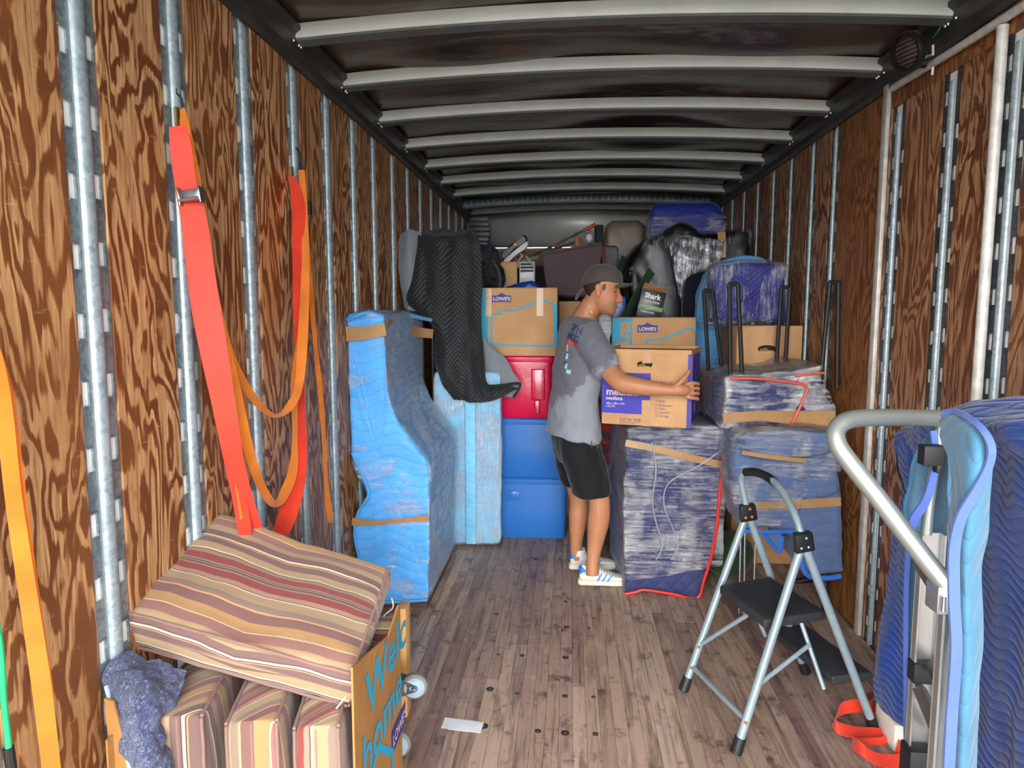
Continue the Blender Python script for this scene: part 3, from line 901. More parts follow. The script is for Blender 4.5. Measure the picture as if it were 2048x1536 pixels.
# ================================================================= furniture dolly on its edge
wood_m = M('pine_dolly_wood', '#d9a764', .55, 0, .12, 10, .15, 30)
dl = thing('furniture_dolly', 'wooden furniture dolly with grey casters standing on edge behind the open carton', 'dolly', (-.60, 1.98, 0))
for (lo, hi) in (((-.625, 1.975, .0), (-.587, 2.045, .42)), ((-.625, 2.36, .0), (-.587, 2.43, .42)), ((-.665, 1.975, .0), (-.627, 2.43, .07)), ((-.665, 1.975, .30), (-.627, 2.43, .37))):
    mk('wood_rail', MB().box(lo, hi), wood_m, dl, bevel=.004)
rubber = M('grey_rubber_tyre', '#7c7c73', .6); hub_m = M('pale_blue_hub', '#94a7ba', .4)
for (wx, wy, D, r_) in ((829, 1371, 2.20, .044), (794, 1487, 2.01, .044)):
    c0 = at(wx, wy, D)
    cs = thing('caster', '', '', c0); del cs['label']; del cs['category']
    cs.parent = dl; cs.matrix_basis = wm(dl).inverted() @ Matrix.Translation(c0)
    Rw = Matrix.Translation(c0) @ Matrix.Rotation(math.radians(12), 4, 'Z') @ Matrix.Rotation(PI/2, 4, 'X')
    bpy.data.objects.remove(cs)
    cs = mk('caster', MB().lathe([(.024, -.015), (r_-.006, -.016), (r_, -.009), (r_, .009), (r_-.006, .016), (.024, .015)], Rw, 30), rubber, dl, smooth=40)
    mk('hub', MB().lathe([(.006, .012), (.012, .021), (.022, .018), (.027, .0175), (.027, -.0165), (.0, -.0165)], Rw, 24).lathe([(.0281, -.0165), (.0281, .0172), (.0335, .0172), (.0335, -.0165)], Rw, 24), hub_m, cs, smooth=30)
    mk('axle_bolt', MB().lathe([(.0, -.026), (.008, -.026), (.008, .026), (.005, .029), (.0, .029)], Rw, 6), steel_m, cs, smooth=None)
    X0 = Vector((-.587, c0.y, c0.z))
    vx = X0 - c0; Mz = Matrix.Translation(c0)
    for sy in (-.021, .021):
        a = c0 + Vector((.008, sy, .0)); 
        mk('fork', MB().prism([(.012, -.010), (.012, .010), (vx.x*.75, .034), (vx.x+.004, .034), (vx.x+.004, -.034), (vx.x*.75, -.034)],
           lambda q: c0 + Vector((q[0], sy-.0015, q[1])), lambda q: c0 + Vector((q[0], sy+.0015, q[1]))), steel_m, cs, bevel=.001, seg=1)
    mk('swivel_plate', MB().box((-.587, c0.y-.036, c0.z-.036), (-.581, c0.y+.036, c0.z+.036)), steel_m, cs, bevel=.002)

# pale foam board leaning at the wall behind the cushion
o = mk('foam_board', MB().box((XL+.003, 1.72, .0), (XL+.035, 2.25, .0+at(330, 1122, 1.9).z - .0)), M('pale_blue_foam', '#a7c6e6', .6), bevel=.003, origin=(XL+.02, 2.0, 0))
tag(o, 'pale blue foam board leaning on the left wall behind the top cushion', 'board')

# ================================================================= ratchet straps on the left wall
def strapm(name, col, rough=.55):
    t = NT(name); v = t.obj(); z = t.N('ShaderNodeSeparateXYZ', {0: v}).outputs[2]
    rib = t.math('SINE', t.math('MULTIPLY', z, 1500.0))
    c = Vector(srgb(col)[:3]); n = t.noise(v, 9, 3)
    return t.fin(t.ramp(n, [(.3, tuple(c*.8)), (.7, tuple(c*1.15))]), rough, 0, .4, t.bump(rib, .25, .001), .2)
red_s = strapm('red_webbing', '#d2351c'); or_s = strapm('orange_webbing', '#e07c20')
ss = thing('tie_down_strap', 'red and orange tie-down strap looped between two posts of the left wall', 'strap', (XL+.03, 1.86, .6))
mk('red_webbing', ribbon([(355, 252, 1.80, 17), (362, 300, 1.80, 22), (372, 372, 1.80, 22), (388, 440, 1.79, 26), (405, 560, 1.78, 27), (428, 700, 1.78, 27), (446, 800, 1.80, 24), (470, 930, 1.85, 20), (496, 1030, 1.92, 20), (528, 1088, 2.02, 18), (562, 1062, 2.15, 16), (588, 985, 2.27, 18), (602, 900, 2.36, 12), (601, 780, 2.42, 8), (598, 640, 2.48, 11), (598, 520, 2.52, 13), (598, 430, 2.55, 14), (592, 385, 2.58, 11), (583, 352, 2.62, 6)], .05, .0022, 8), red_s, ss)
mk('red_webbing', ribbon([(384, 440, 1.815, 22), (404, 600, 1.82, 24), (430, 740, 1.82, 22), (462, 900, 1.85, 16), (486, 1040, 1.90, 14), (490, 1080, 1.92, 14)], .05, .002, 8), red_s, ss)
mk('orange_webbing', ribbon([(362, 218, 1.86, 8), (380, 300, 1.86, 10), (398, 400, 1.86, 10), (412, 500, 1.86, 9), (425, 580, 1.86, 10), (448, 680, 1.86, 10), (470, 780, 1.90, 12), (492, 880, 1.96, 11), (517, 960, 2.05, 9), (541, 1003, 2.14, 8), (556, 1006, 2.2, 7), (570, 985, 2.26, 10), (586, 940, 2.32, 9), (590, 870, 2.38, 5), (589, 760, 2.42, 7), (602, 650, 2.46, 4), (608, 540, 2.5, 6), (608, 420, 2.55, 7), (603, 340, 2.62, 6)], .02, .0015, 8), or_s, ss)
mk('orange_webbing', ribbon([(440, 640, 1.88, 9), (458, 700, 1.92, 8), (478, 750, 1.97, 9), (510, 800, 2.06, 8), (540, 828, 2.14, 5), (560, 830, 2.2, 4), (580, 812, 2.26, 8), (597, 775, 2.32, 8), (604, 700, 2.38, 10), (609, 600, 2.44, 9), (611, 500, 2.5, 7), (606, 400, 2.58, 7)], .02, .0015, 8), or_s, ss)
mk('orange_webbing', ribbon([(446, 700, 1.815, 4), (462, 830, 1.84, 3), (474, 950, 1.87, 6), (486, 1038, 1.90, 6)], .02, .0015, 6), or_s, ss)
mk('loose_tail', ribbon([(610, 420, 2.64, 4), (618, 540, 2.64, 5), (630, 680, 2.65, 4), (640, 780, 2.66, 5), (648, 880, 2.67, 4), (652, 960, 2.68, 4), (658, 1018, 2.69, 6), (661, 1046, 2.69, 3)], .02, .0015, 8), or_s, ss)
bk_m = M('zinc_buckle', '#8e99a4', .22, .9, .2, 30); gold = M('brass_fitting', '#a8925a', .3, .8, .2, 20)
def buckle(x, y, D, s=1.0):
    c0 = at(x, y, D-.02); R = Matrix.Translation(c0) @ Matrix.Rotation(math.radians(-8), 4, 'Y')
    o = mk('cam_buckle', MB().box((-.027*s, -.008, -.014), (.027*s, .006, .016), R).box((-.031*s, -.010, -.022), (-.027*s, .012, .026), R).box((.027*s, -.010, -.022), (.031*s, .012, .022), R), bk_m, ss, bevel=.002)
    mk('buckle_lever', MB().tube([R @ Vector((-.026*s, -.012, -.010)), R @ Vector((.026*s, -.012, -.010))], .004, 10), steel_m, o)
buckle(381, 392, 1.80)
p = at(616, 414, 2.60); mk('cam_buckle', MB().box((p.x-.010, p.y-.01, p.z-.028), (p.x+.012, p.y+.01, p.z+.022)), black_m, ss, bevel=.003)
for (x, y, D, s) in ((346, 232, 1.84, 1.0), (580, 345, 2.63, .75)):
    p = at(x, y, D)
    mk('end_fitting', MB().box((p.x-.013*s, p.y-.006, p.z-.026), (p.x-.006*s, p.y+.012, p.z+.024)).box((p.x+.006*s, p.y-.006, p.z-.026), (p.x+.013*s, p.y+.012, p.z+.024)).box((p.x-.013*s, p.y+.004, p.z-.024), (p.x+.013*s, p.y+.010, p.z+.022)), gold, ss, bevel=.001, seg=1)
for L_ in ([(333, 145, 1.88), (348, 152, 1.86), (352, 180, 1.85), (347, 208, 1.85)], [(352, 186, 1.85), (362, 195, 1.85), (366, 214, 1.86)],
           [(592, 295, 2.66), (600, 310, 2.64), (598, 338, 2.63)], [(598, 328, 2.63), (606, 334, 2.63), (605, 348, 2.63)]):
    mk('wire_hook', MB().tube(smooth_path([at(*q) for q in L_], 6), .0028, 8), black_m, ss)
o = mk('orange_strap', ribbon([(-40, 620, 1.14, 12), (-8, 720, 1.14, 14), (8, 820, 1.14, 17), (25, 980, 1.14, 17), (42, 1100, 1.14, 18), (62, 1230, 1.15, 19), (84, 1380, 1.16, 20), (104, 1550, 1.17, 19), (120, 1700, 1.18, 18)], .03, .002, 8), or_s, origin=at(100, 1600, 1.27))
tag(o, 'orange webbing strap hanging at the far left edge of the wall', 'strap')
mk('strap_layer', ribbon([(-36, 640, 1.155, 12), (6, 760, 1.155, 14), (26, 900, 1.155, 15), (46, 1060, 1.155, 15), (70, 1240, 1.165, 16), (92, 1400, 1.175, 18)], .03, .002, 8), strapm('orange_webbing_shade', '#dd6f1f'), o)
bc = thing('bungee_cord', 'green bungee cord hanging in the bottom left corner', 'cord', at(15, 1536, 1.2))
mk('cord', MB().tube(smooth_path([at(-30, 1120, 1.05), at(0, 1290, 1.05), at(8, 1400, 1.05), at(18, 1500, 1.05)], 6), .0055, 10), M('green_cord', '#1fa368', .5), bc)
mk('hook_end', MB().tube([at(17, 1495, 1.05), at(22, 1530, 1.05), at(26, 1600, 1.05)], .009, 10), black_m, bc)

# ================================================================= light blue wrapped piano-shaped dresser
blue_pad = quilt('sky_blue_pad', '#56abeb', 'wave', .38, .5, .55, .35, line=.18)
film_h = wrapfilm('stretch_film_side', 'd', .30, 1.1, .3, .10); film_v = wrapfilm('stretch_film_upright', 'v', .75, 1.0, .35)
film_hv = wrapfilm('stretch_film_heavy', 'h', .95, 1.0, .30)
DO = [(694, 628), (735, 622), (768, 632), (771, 700), (775, 780), (792, 838), (820, 880), (852, 915), (857, 945), (857, 1080), (857, 1200), (790, 1206), (722, 1203), (717, 1120), (706, 1070), (713, 1030), (735, 990), (716, 950), (703, 905), (697, 760)]
dr_ = thing('wrapped_dresser', 'tall stepped dresser wrapped in sky blue pads and clear film by the left wall', 'furniture', (-.9, 3.75, 0))
mk('moving_pad', softslab(px(DO, 3.25), (0, .80, 0), .014, 220, 14, .004, 8, rounds=1), blue_pad, dr_, smooth=50)
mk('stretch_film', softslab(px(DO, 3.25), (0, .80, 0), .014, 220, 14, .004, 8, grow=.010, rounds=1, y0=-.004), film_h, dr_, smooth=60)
mk('plinth', MB().prism([(x, y) for x, y in [(p.x, p.z) for p in (at(722, 1200, 3.28), at(853, 1200, 3.28))] + [(at(853, 1200, 3.28).x, 0.001), (at(722, 1200, 3.28).x, 0.001)]],
   lambda q: Vector((q[0], 3.29, q[1])), lambda q: Vector((q[0], 4.02, q[1]))), M('walnut_plinth', '#4b382c', .5), dr_, smooth=None)
mk('packing_tape', ribbon([(692, 668, 3.23, 15, 0), (730, 666, 3.225, 13, 0), (771, 658, 3.225, 13, 0)], .1, .001, 4), tape_m, dr_)
mk('packing_tape', ribbon([(774, 655, 3.28, 18, 0), (800, 658, 3.62, 13, 0), (835, 664, 3.9, 10, 0), (866, 668, 4.03, 9, 0)], .1, .001, 4), tape_m, dr_)
mk('packing_tape', ribbon([(704, 1043, 3.225, 8, 0), (750, 1046, 3.225, 5, 0), (800, 1041, 3.225, 4, 0), (857, 1036, 3.225, 7, 0)], .1, .001, 6), tape_m, dr_)
# rolled pad edge at the top and crease of the overlapping pad
mk('pad_hem', MB().tube(smooth_path([at(695, 640, 3.24), at(735, 626, 3.26), at(800, 628, 3.7), at(862, 640, 4.03)], 8), .011, 10), quilt('sky_blue_hem', '#4b9fdd', 'wave', .5, .4, .6, line=.2), dr_)
mk('pad_hem', MB().tube(smooth_path([at(704, 905, 3.24), at(722, 945, 3.235), at(737, 988, 3.232), at(716, 1026, 3.235), at(709, 1068, 3.24), at(720, 1130, 3.24), at(724, 1200, 3.24), at(790, 1204, 3.235), at(855, 1200, 3.24)], 8), .007, 8), bpy.data.materials['sky_blue_hem'], dr_)

# light blue wrapped panel behind it
pale_pad = quilt('pale_blue_pad', '#7fc4e6', 'wave', .5, .3, .5, line=.12)
pn = thing('wrapped_mirror', 'narrow pale blue wrapped panel standing between the dresser and the totes', 'furniture', at(945, 1088, 4.25))
mk('moving_pad', softslab(px([(868, 745), (1001, 745), (1001, 1087), (868, 1087)], 4.225), (0, .06, 0), .008, 120, 3, .002, 9, rounds=1), pale_pad, pn, smooth=50)
mk('stretch_film', softslab(px([(868, 745), (1001, 745), (1001, 1087), (868, 1087)], 4.225), (0, .06, 0), .008, 120, 3, .003, 14, rounds=1, grow=.008), film_v, pn, smooth=60)
mk('edge_board', MB().box(tuple(at(932, 1088, 4.19)), tuple(Vector((at(952, 1088, 4.19).x, 4.215, .96)))), pale_pad, pn, bevel=.004)

# ================================================================= totes
def tote(label, x0, x1, yb, yt, D, mat, d_=.42, latch=None, ribs=False, lid=True, yaw=0):
    a = at(x0, yb, D); b = at(x1, yt, D)
    W_, H_ = b.x-a.x, b.z-a.z
    r = thing('storage_tote', label, 'tote', ((a.x+b.x)/2, D+d_/2, a.z))
    def rr(hw, hd, z, cr=.035):
        o = []
        for (sx, sy, a0) in ((1, -1, -PI/2), (1, 1, 0), (-1, 1, PI/2), (-1, -1, PI)):
            for k in range(6):
                an = a0 + PI/2*k/5
                o.append(Vector(((a.x+b.x)/2 + sx*(hw-cr) + cr*math.cos(an), D + d_/2 + sy*(hd-cr) + cr*math.sin(an), z)))
        return o
    hw, hd = W_/2, d_/2; z0 = a.z; lh = .045 if lid else .0
    rs = [rr(hw-.028, hd-.028, z0+.001, .02), rr(hw-.018, hd-.018, z0+.012), rr(hw-.012, hd-.012, z0+H_*.5), rr(hw-.006, hd-.006, z0+H_-lh-.01), rr(hw-.006, hd-.006, z0+H_-lh)]
    mk('bin', MB().rings(rs), mat, r, smooth=45)
    zt = z0+H_
    mk('lid', MB().rings([rr(hw, hd, zt-lh), rr(hw+.004, hd+.004, zt-lh*.6), rr(hw+.004, hd+.004, zt-.014), rr(hw-.004, hd-.004, zt-.004), rr(hw-.03, hd-.03, zt-.003), rr(hw-.036, hd-.036, zt-.012)]), mat, r, smooth=30)
    if latch:
        p = at(*latch, D)
        mk('latch', MB().box((p.x-.045, D+.002, p.z-.035), (p.x+.045, D+.022, p.z+.03)).box((p.x-.025, D-.006, p.z-.015), (p.x+.03, D+.01, p.z+.034)), mat, r, bevel=.005)
    if ribs:
        for (xa, xb, ya, yb2) in ribs:
            p, q = at(xa, yb2, D), at(xb, ya, D)
            mk('moulded_rib', MB().box((p.x, D-.004, p.z), (q.x, D+.03, q.z)), mat, r, bevel=.008, seg=3)
    return r
tblue = M('blue_plastic', '#2d70bd', .32, 0, .05, 3, .06, 9, .5, bd=.02); tred = M('raspberry_plastic', '#d90d45', .25, 0, .06, 3, .15, 6, .6, .3, bd=.03)
tote('blue storage tote on the floor, bottom of the stack, with a square latch', 956, 1137, 1083, 957, 4.42, tblue, latch=(1025, 992))
tote('blue storage tote in the middle of the stack under the red one', 956, 1130, 957, 837, 4.42, tblue)
tote('raspberry red storage tote under the large carton', 954, 1108, 837, 711, 4.42, tred, ribs=[(958, 968, 735, 830), (1062, 1090, 738, 800), (1068, 1080, 800, 828)])

# ================================================================= large store carton on the totes
s = 4.42/1370
lb = carton('moving_carton', 'tan moving carton with blue house outline and store logo on the red tote', at(962, 711, 4.42), 0, 153*s, .44, 134*s)
q = lambda x, y: ((x-962)*s, (711-y)*s)
put(lb, 'blue_edge_print', rect(0, 0, .048, 134*s), ink_cyan, 0, 0)
put(lb, 'tan_base_print', rect(0, 0, 153*s, .055), card, 0, 0, off=.0016)
put(lb, 'house_print', stroke([q(983, 689), q(983, 628), q(1002, 628), q(1002, 621), q(1033, 621), q(1084, 599), q(1112, 610), q(1112, 692)], .011, True), ink_cyan, 0, 0)
put(lb, 'house_print', rect(*q(1108, 690), *q(1115, 612)), ink_cyan, 0, 0)
def logo(root, x0, x1, y0, y1, yp, sc_, Q, size):
    put(root, 'logo_badge', poly([Q(x0, y1), Q(x1, y1), Q(x1, y0), Q((x0*.25+x1*.75), y0), Q((x0+x1)/2, yp), Q(x0*.75+x1*.25, y0), Q(x0, y0)]), ink_navy, 0, 0, off=.0018)
    X, Z = Q((x0+x1)/2, y1-3)
    put(root, 'logo_lettering', text_mb("Lowe's".upper(), size, .035, 'CENTER'), ink_white, X, Z, off=.0026)
logo(lb, 985, 1023, 591, 604, 586, s, q, .032)
for (a_, b_, yy) in ((972, 984, 632), (1074, 1087, 632)):
    put(lb, 'packing_tape', rect(*q(a_, yy), *q(b_, 577)), tape_clear, 0, 0, off=.003)
R = wm(lb)
put(lb, 'side_print', rect(0, .03, .2, .36), ink_cyan, 0, 0, side='right', w=153*s)
mk('hand_hole', MB().box((153*s-.002, .2, .31), (153*s+.001, .28, .335), R), bpy.data.materials['matte_black'], lb, bevel=.003)

# ================================================================= black moving blanket over a tall carton
blk = quilt('black_quilted_blanket', '#1c1d1f', 'chevron', .62, .9, .6, .4, line=-.28, sheen=.1); gry = cloth('grey_blanket_lining', '#7b8188', .9, .4, 18)
a = at(846, 480, 4.30); b = at(948, 480, 4.30)
carton('tall_carton', 'tall carton mostly hidden under the black quilted blanket', (a.x+.10, 4.31, 0.0), 0, b.x-a.x-.14, .40, a.z-.02)
bl = thing('moving_blanket', 'black quilted moving blanket with grey lining draped over a tall carton', 'blanket', at(900, 700, 4.25))
mb, uv = patch([[at(843, 473, 4.72), at(880, 470, 4.72), at(920, 471, 4.72), at(950, 474, 4.72)],
                [at(838, 467, 4.32), at(880, 466, 4.27), at(922, 468, 4.27), at(954, 473, 4.30)],
                [at(834, 500, 4.24), at(880, 500, 4.20), at(925, 505, 4.20), at(960, 515, 4.25)],
                [at(826, 560, 4.23), at(870, 560, 4.18), at(920, 565, 4.18), at(964, 570, 4.24)],
                [at(818, 606, 4.22), at(862, 622, 4.16), at(912, 622, 4.17), at(963, 630, 4.23)],
                [at(866, 655, 4.20), at(888, 660, 4.15), at(928, 665, 4.16), at(963, 676, 4.22)],
                [at(868, 715, 4.20), at(895, 722, 4.14), at(930, 725, 4.16), at(965, 728, 4.22)],
                [at(886, 760, 4.20), at(912, 768, 4.13), at(945, 768, 4.15), at(982, 766, 4.22)],
                [at(912, 795, 4.20), at(945, 805, 4.14), at(985, 801, 4.15), at(1036, 778, 4.22)]], 90, 140, .034, 6, .010, 3, (1.2, 1, .45))
mk('quilted_top', mb, blk, bl, smooth=60, uvs=None)
mb, uv = patch([[at(803, 474, 4.32), at(818, 460, 4.28), at(842, 466, 4.30)], [at(797, 500, 4.28), at(818, 496, 4.22), at(840, 500, 4.27)],
                [at(800, 560, 4.26), at(818, 560, 4.22), at(834, 560, 4.26)], [at(806, 590, 4.26), at(818, 592, 4.22), at(830, 590, 4.26)], [at(809, 616, 4.26), at(818, 622, 4.23), at(835, 622, 4.27)]], 24, 40, .012, 9, .008, 5)
mk('grey_lining', mb, gry, bl, smooth=60)
mb, uv = patch([[at(962, 676, 4.27), at(968, 680, 4.27), at(978, 690, 4.27)], [at(963, 705, 4.27), at(985, 705, 4.25), at(1010, 716, 4.27)],
                [at(964, 740, 4.27), at(994, 745, 4.24), at(1026, 744, 4.27)], [at(966, 772, 4.27), at(1000, 772, 4.25), at(1041, 768, 4.27)], [at(990, 790, 4.27), at(1010, 792, 4.27), at(1028, 795, 4.27)]], 24, 30, .006, 9, .006, 8)
mk('grey_lining', mb, gry, bl, smooth=60)
mb, uv = patch([[at(868, 700, 4.25), at(876, 705, 4.25)], [at(872, 735, 4.25), at(893, 745, 4.25)], [at(890, 770, 4.25), at(905, 775, 4.25)], [at(903, 790, 4.25), at(908, 792, 4.25)]], 10, 20, .0, 9, .006)
mk('grey_lining', mb, gry, bl, smooth=60)
bind = cloth('black_binding', '#0d0d0f', .6)
mk('binding', ribbon([(963, 680, 4.20, 3, 0), (966, 720, 4.20, 3, 0), (971, 768, 4.20, 4, 0), (1000, 771, 4.20, 3, 0), (1040, 768, 4.21, 3, 0), (1027, 795, 4.21, 3, 0)], .02, .004, 6), bind, bl)
mk('binding', ribbon([(838, 470, 4.19, 2, 0), (835, 520, 4.18, 2, 0), (826, 575, 4.18, 2, 0), (818, 610, 4.18, 2, 0)], .02, .004, 6), bind, bl)

# ================================================================= the man
skin = M('skin', '#b57a57', .5, 0, .12, 9, .12, 60, .4); tt = skin.node_tree; b_ = tt.nodes['Principled BSDF']; old = b_.inputs['Base Color'].links[0].from_socket
def tint(cen, rad, soft_, col, amt):
    global old
    tc_n = tt.nodes.new('ShaderNodeTexCoord'); dn = tt.nodes.new('ShaderNodeVectorMath'); dn.operation = 'DISTANCE'; dn.inputs[1].default_value = cen
    tt.links.new(tc_n.outputs['Object'], dn.inputs[0]); mr = tt.nodes.new('ShaderNodeMapRange')
    for i_, v_ in ((1, rad), (2, rad+soft_), (3, amt), (4, 0.0)): mr.inputs[i_].default_value = v_
    tt.links.new(dn.outputs['Value'], mr.inputs[0]); mx_ = tt.nodes.new('ShaderNodeMix'); mx_.data_type = 'RGBA'
    tt.links.new(mr.outputs[0], mx_.inputs[0]); tt.links.new(old, mx_.inputs[6]); mx_.inputs[7].default_value = (*srgb(col)[:3], 1); tt.links.new(mx_.outputs[2], b_.inputs['Base Color']); old = mx_.outputs[2]
_pl = lambda x, y, D: tuple(at(x, y, D) - Vector((.15, 3.77, 0)))
tint(_pl(1222, 622, 3.70), .035, .03, '#8c6a55', .55)      # stubble
tint(_pl(1240, 598, 3.72), .012, .02, '#bf6a4e', .25); tint(_pl(1192, 582, 3.66), .018, .02, '#c56f52', .3)
skin.node_tree.nodes['Principled BSDF'].inputs['Subsurface Weight'].default_value = .08
skin.node_tree.nodes['Principled BSDF'].inputs['Subsurface Radius'].default_value = (.02, .008, .004)
pr_ = thing('person', 'man in grey t-shirt, black shorts and dark cap carrying a carton', 'person', (.15, 3.77, 0))
PW = wm(pr_)

HC = at(1204, 580, 3.74); HS = 1.07
Hm = Matrix.Translation(HC) @ Matrix.Rotation(math.radians(-10), 4, 'Z') @ Matrix.Rotation(math.radians(9), 4, 'Y') @ Matrix.Scale(HS, 4)
def interp(T, z):
    if z <= T[0][0]: return T[0][1:]
    for a, b in zip(T, T[1:]):
        if z <= b[0]:
            u = (z-a[0])/(b[0]-a[0]); u = u*u*(3-2*u)*.5 + u*.5
            return tuple(p + (q-p)*u for p, q in zip(a[1:], b[1:]))
    return T[-1][1:]
HT = [(-.118, .062, .018, .014), (-.112, .076, .004, .028), (-.098, .086, -.012, .042), (-.08, .085, -.026, .052), (-.06, .083, -.045, .059), (-.04, .084, -.062, .064), (-.02, .083, -.076, .067),
      (0, .079, -.088, .070), (.018, .079, -.094, .072), (.032, .085, -.097, .073), (.05, .087, -.099, .074), (.07, .080, -.096, .072), (.09, .064, -.083, .064), (.105, .044, -.062, .048), (.115, .018, -.035, .026)]
NOSE = [(-.058, 0), (-.052, .006), (-.046, .022), (-.038, .031), (-.028, .029), (-.012, .021), (.004, .013), (.018, .008), (.03, .002), (.045, 0)]
def G(y, m, s): return math.exp(-((y-m)/s)**2)
NR = 64
rs = []
for j in range(62):
    z = -.118 + .233*j/61
    f, b, hw = interp(HT, z); cx = (f+b)/2; a = (f-b)/2; ring = []
    for k in range(NR):
        an = 2*PI*k/NR; cs, sn = math.cos(an), math.sin(an)
        e = .86
        x = cx + a*math.copysign(abs(cs)**e, cs); y = hw*math.copysign(abs(sn)**e, sn)
        if cs > 0:
            nz = interp(NOSE, z)[0]
            sg = .010 + .006*max(0, min(1, (-z-.005)/.035))
            x += nz*G(y, 0, sg)
            x += .004*G(z, -.038, .008)*(G(y, .014, .006)+G(y, -.014, .006))          # nostril wings
            x -= .009*G(z, .010, .012)*(G(y, .031, .014)+G(y, -.031, .014))          # eye sockets
            x += .005*G(z, .028, .007)*(G(y, .028, .022)+G(y, -.028, .022))          # brow ridge
            x += .006*G(z, -.066, .005)*G(y, 0, .020) + .006*G(z, -.078, .005)*G(y, 0, .018) - .004*G(z, -.072, .0022)*G(y, 0, .022)
            x -= .004*G(z, -.088, .006)*G(y, 0, .02) + .0; x += .006*G(z, -.104, .010)*G(y, 0, .016)
            x += .003*G(z, -.022, .018)*(G(y, .045, .015)+G(y, -.045, .015))
        ring.append(Hm @ Vector((x, y, z)))
    rs.append(ring)
body = MB().rings(rs)
# ears
for sy in (-1, 1):
    for (ex, ez, r1, r2, r3) in ((-.008, .010, .020, .008, .020), (-.006, -.012, .015, .007, .018), (-.004, -.030, .009, .006, .010)):
        body.ball((0, 0, 0), (r1, r2, r3), Hm @ Matrix.Translation((ex, sy*.074, ez)) @ Matrix.Rotation(math.radians(-18*sy), 4, 'Z') @ Matrix.Rotation(math.radians(-12), 4, 'Y'), 14, 10)
# neck and torso core
body.tube(smooth_path([at(1192, 594, 3.74), at(1184, 608, 3.755), at(1174, 626, 3.765), at(1167, 645, 3.77)], 4), [.054]*4 + [.056, .058, .060, .061, .063, .066, .072, .078, .085], 20)
core = [(648, 1165, .09, .16), (690, 1162, .10, .17), (760, 1155, .10, .16), (830, 1150, .10, .15), (880, 1153, .11, .16), (905, 1156, .10, .15)]
TW = math.radians(15)
def ering(px_, py_, D, a, b, n=36, tilt=0.0, ex=1.0, yaw=TW):
    c = at(px_, py_, D); r = []
    for k in range(n):
        t_ = 2*PI*k/n; x = a*math.copysign(abs(math.cos(t_))**ex, math.cos(t_)); y = b*math.copysign(abs(math.sin(t_))**ex, math.sin(t_))
        r.append(c + Vector((x*math.cos(yaw) - y*math.sin(yaw), x*math.sin(yaw) + y*math.cos(yaw), tilt*x)))
    return r
body.rings([ering(cx_, cy_, 3.77, a, b) for cy_, cx_, a, b in core])
def limb(pts, k=5, n=18):
    P = [Vector((*at(*p[:3]), )) for p in pts]; R = [Vector((p[3], 0, 0)) for p in pts]
    PP = smooth_path(P, k); RR = [crom(R, i/k).x for i in range(len(PP))]
    body.tube(PP, RR, n)
# right (near) arm, forearm, wrist
limb([(1180, 668, 3.60, .062), (1203, 712, 3.54, .054), (1222, 745, 3.49, .050), (1243, 765, 3.455, .049), (1266, 771, 3.44, .047), (1300, 776, 3.425, .039), (1330, 779, 3.41, .029), (1352, 781, 3.40, .026)])
# right palm and fingers round the carton's right edge
limb([(1346, 781, 3.40, .025), (1358, 780, 3.40, .030), (1370, 780, 3.405, .028), (1377, 781, 3.41, .021)], 4)
limb([(1347, 777, 3.395, .016), (1357, 768, 3.385, .0155), (1368, 757, 3.385, .0125), (1375, 748, 3.395, .0105), (1379, 740, 3.405, .009)], 4, 12)
for (ya, yb_, yc, L_) in ((769, 766, 769, 1.0), (777, 776, 778, 1.08), (785, 786, 787, 1.0), (793, 796, 798, .8)):
    limb([(1372, ya, 3.41, .0105), (1384, yb_, 3.405, .0095), (1391+4*L_, yb_+1, 3.425, .0090), (1393+4*L_, yc, 3.46, .0082), (1392+2*L_, yc+2, 3.49, .0075)], 4, 12)
# left arm, mostly behind the carton
limb([(1172, 668, 3.95, .062), (1190, 715, 4.05, .052), (1208, 762, 4.10, .046), (1240, 785, 4.12, .040), (1290, 795, 4.10, .030), (1322, 797, 4.085, .026)])
for q in range(4):
    limb([(1320, 791+q*6, 4.085, .012), (1336, 790+q*7, 4.085, .011), (1348, 791+q*7, 4.075, .009)], 3, 10)
limb([(1316, 790, 4.08, .013), (1326, 778, 4.075, .011), (1332, 771, 4.07, .009)], 3, 10)
# legs
limb([(1170, 895, 3.68, .080), (1176, 940, 3.655, .074), (1193, 982, 3.64, .058), (1199, 1004, 3.64, .057), (1198, 1030, 3.64, .060), (1195, 1055, 3.64, .056), (1189, 1095, 3.63, .041), (1185, 1125, 3.62, .034), (1185, 1150, 3.61, .037)])
limb([(1146, 900, 3.88, .080), (1149, 940, 3.89, .072), (1156, 985, 3.90, .058), (1158, 1005, 3.90, .054), (1157, 1030, 3.90, .056), (1155, 1050, 3.90, .050), (1153, 1080, 3.90, .038), (1152, 1102, 3.90, .034), (1153, 1118, 3.90, .036)])
bme = remesh(body, 'body', .0036, 2)
inv = PW.inverted()
bme.transform(inv); bme.materials.append(skin); setsm(bme, 180)
bo = link('body', bme, pr_)

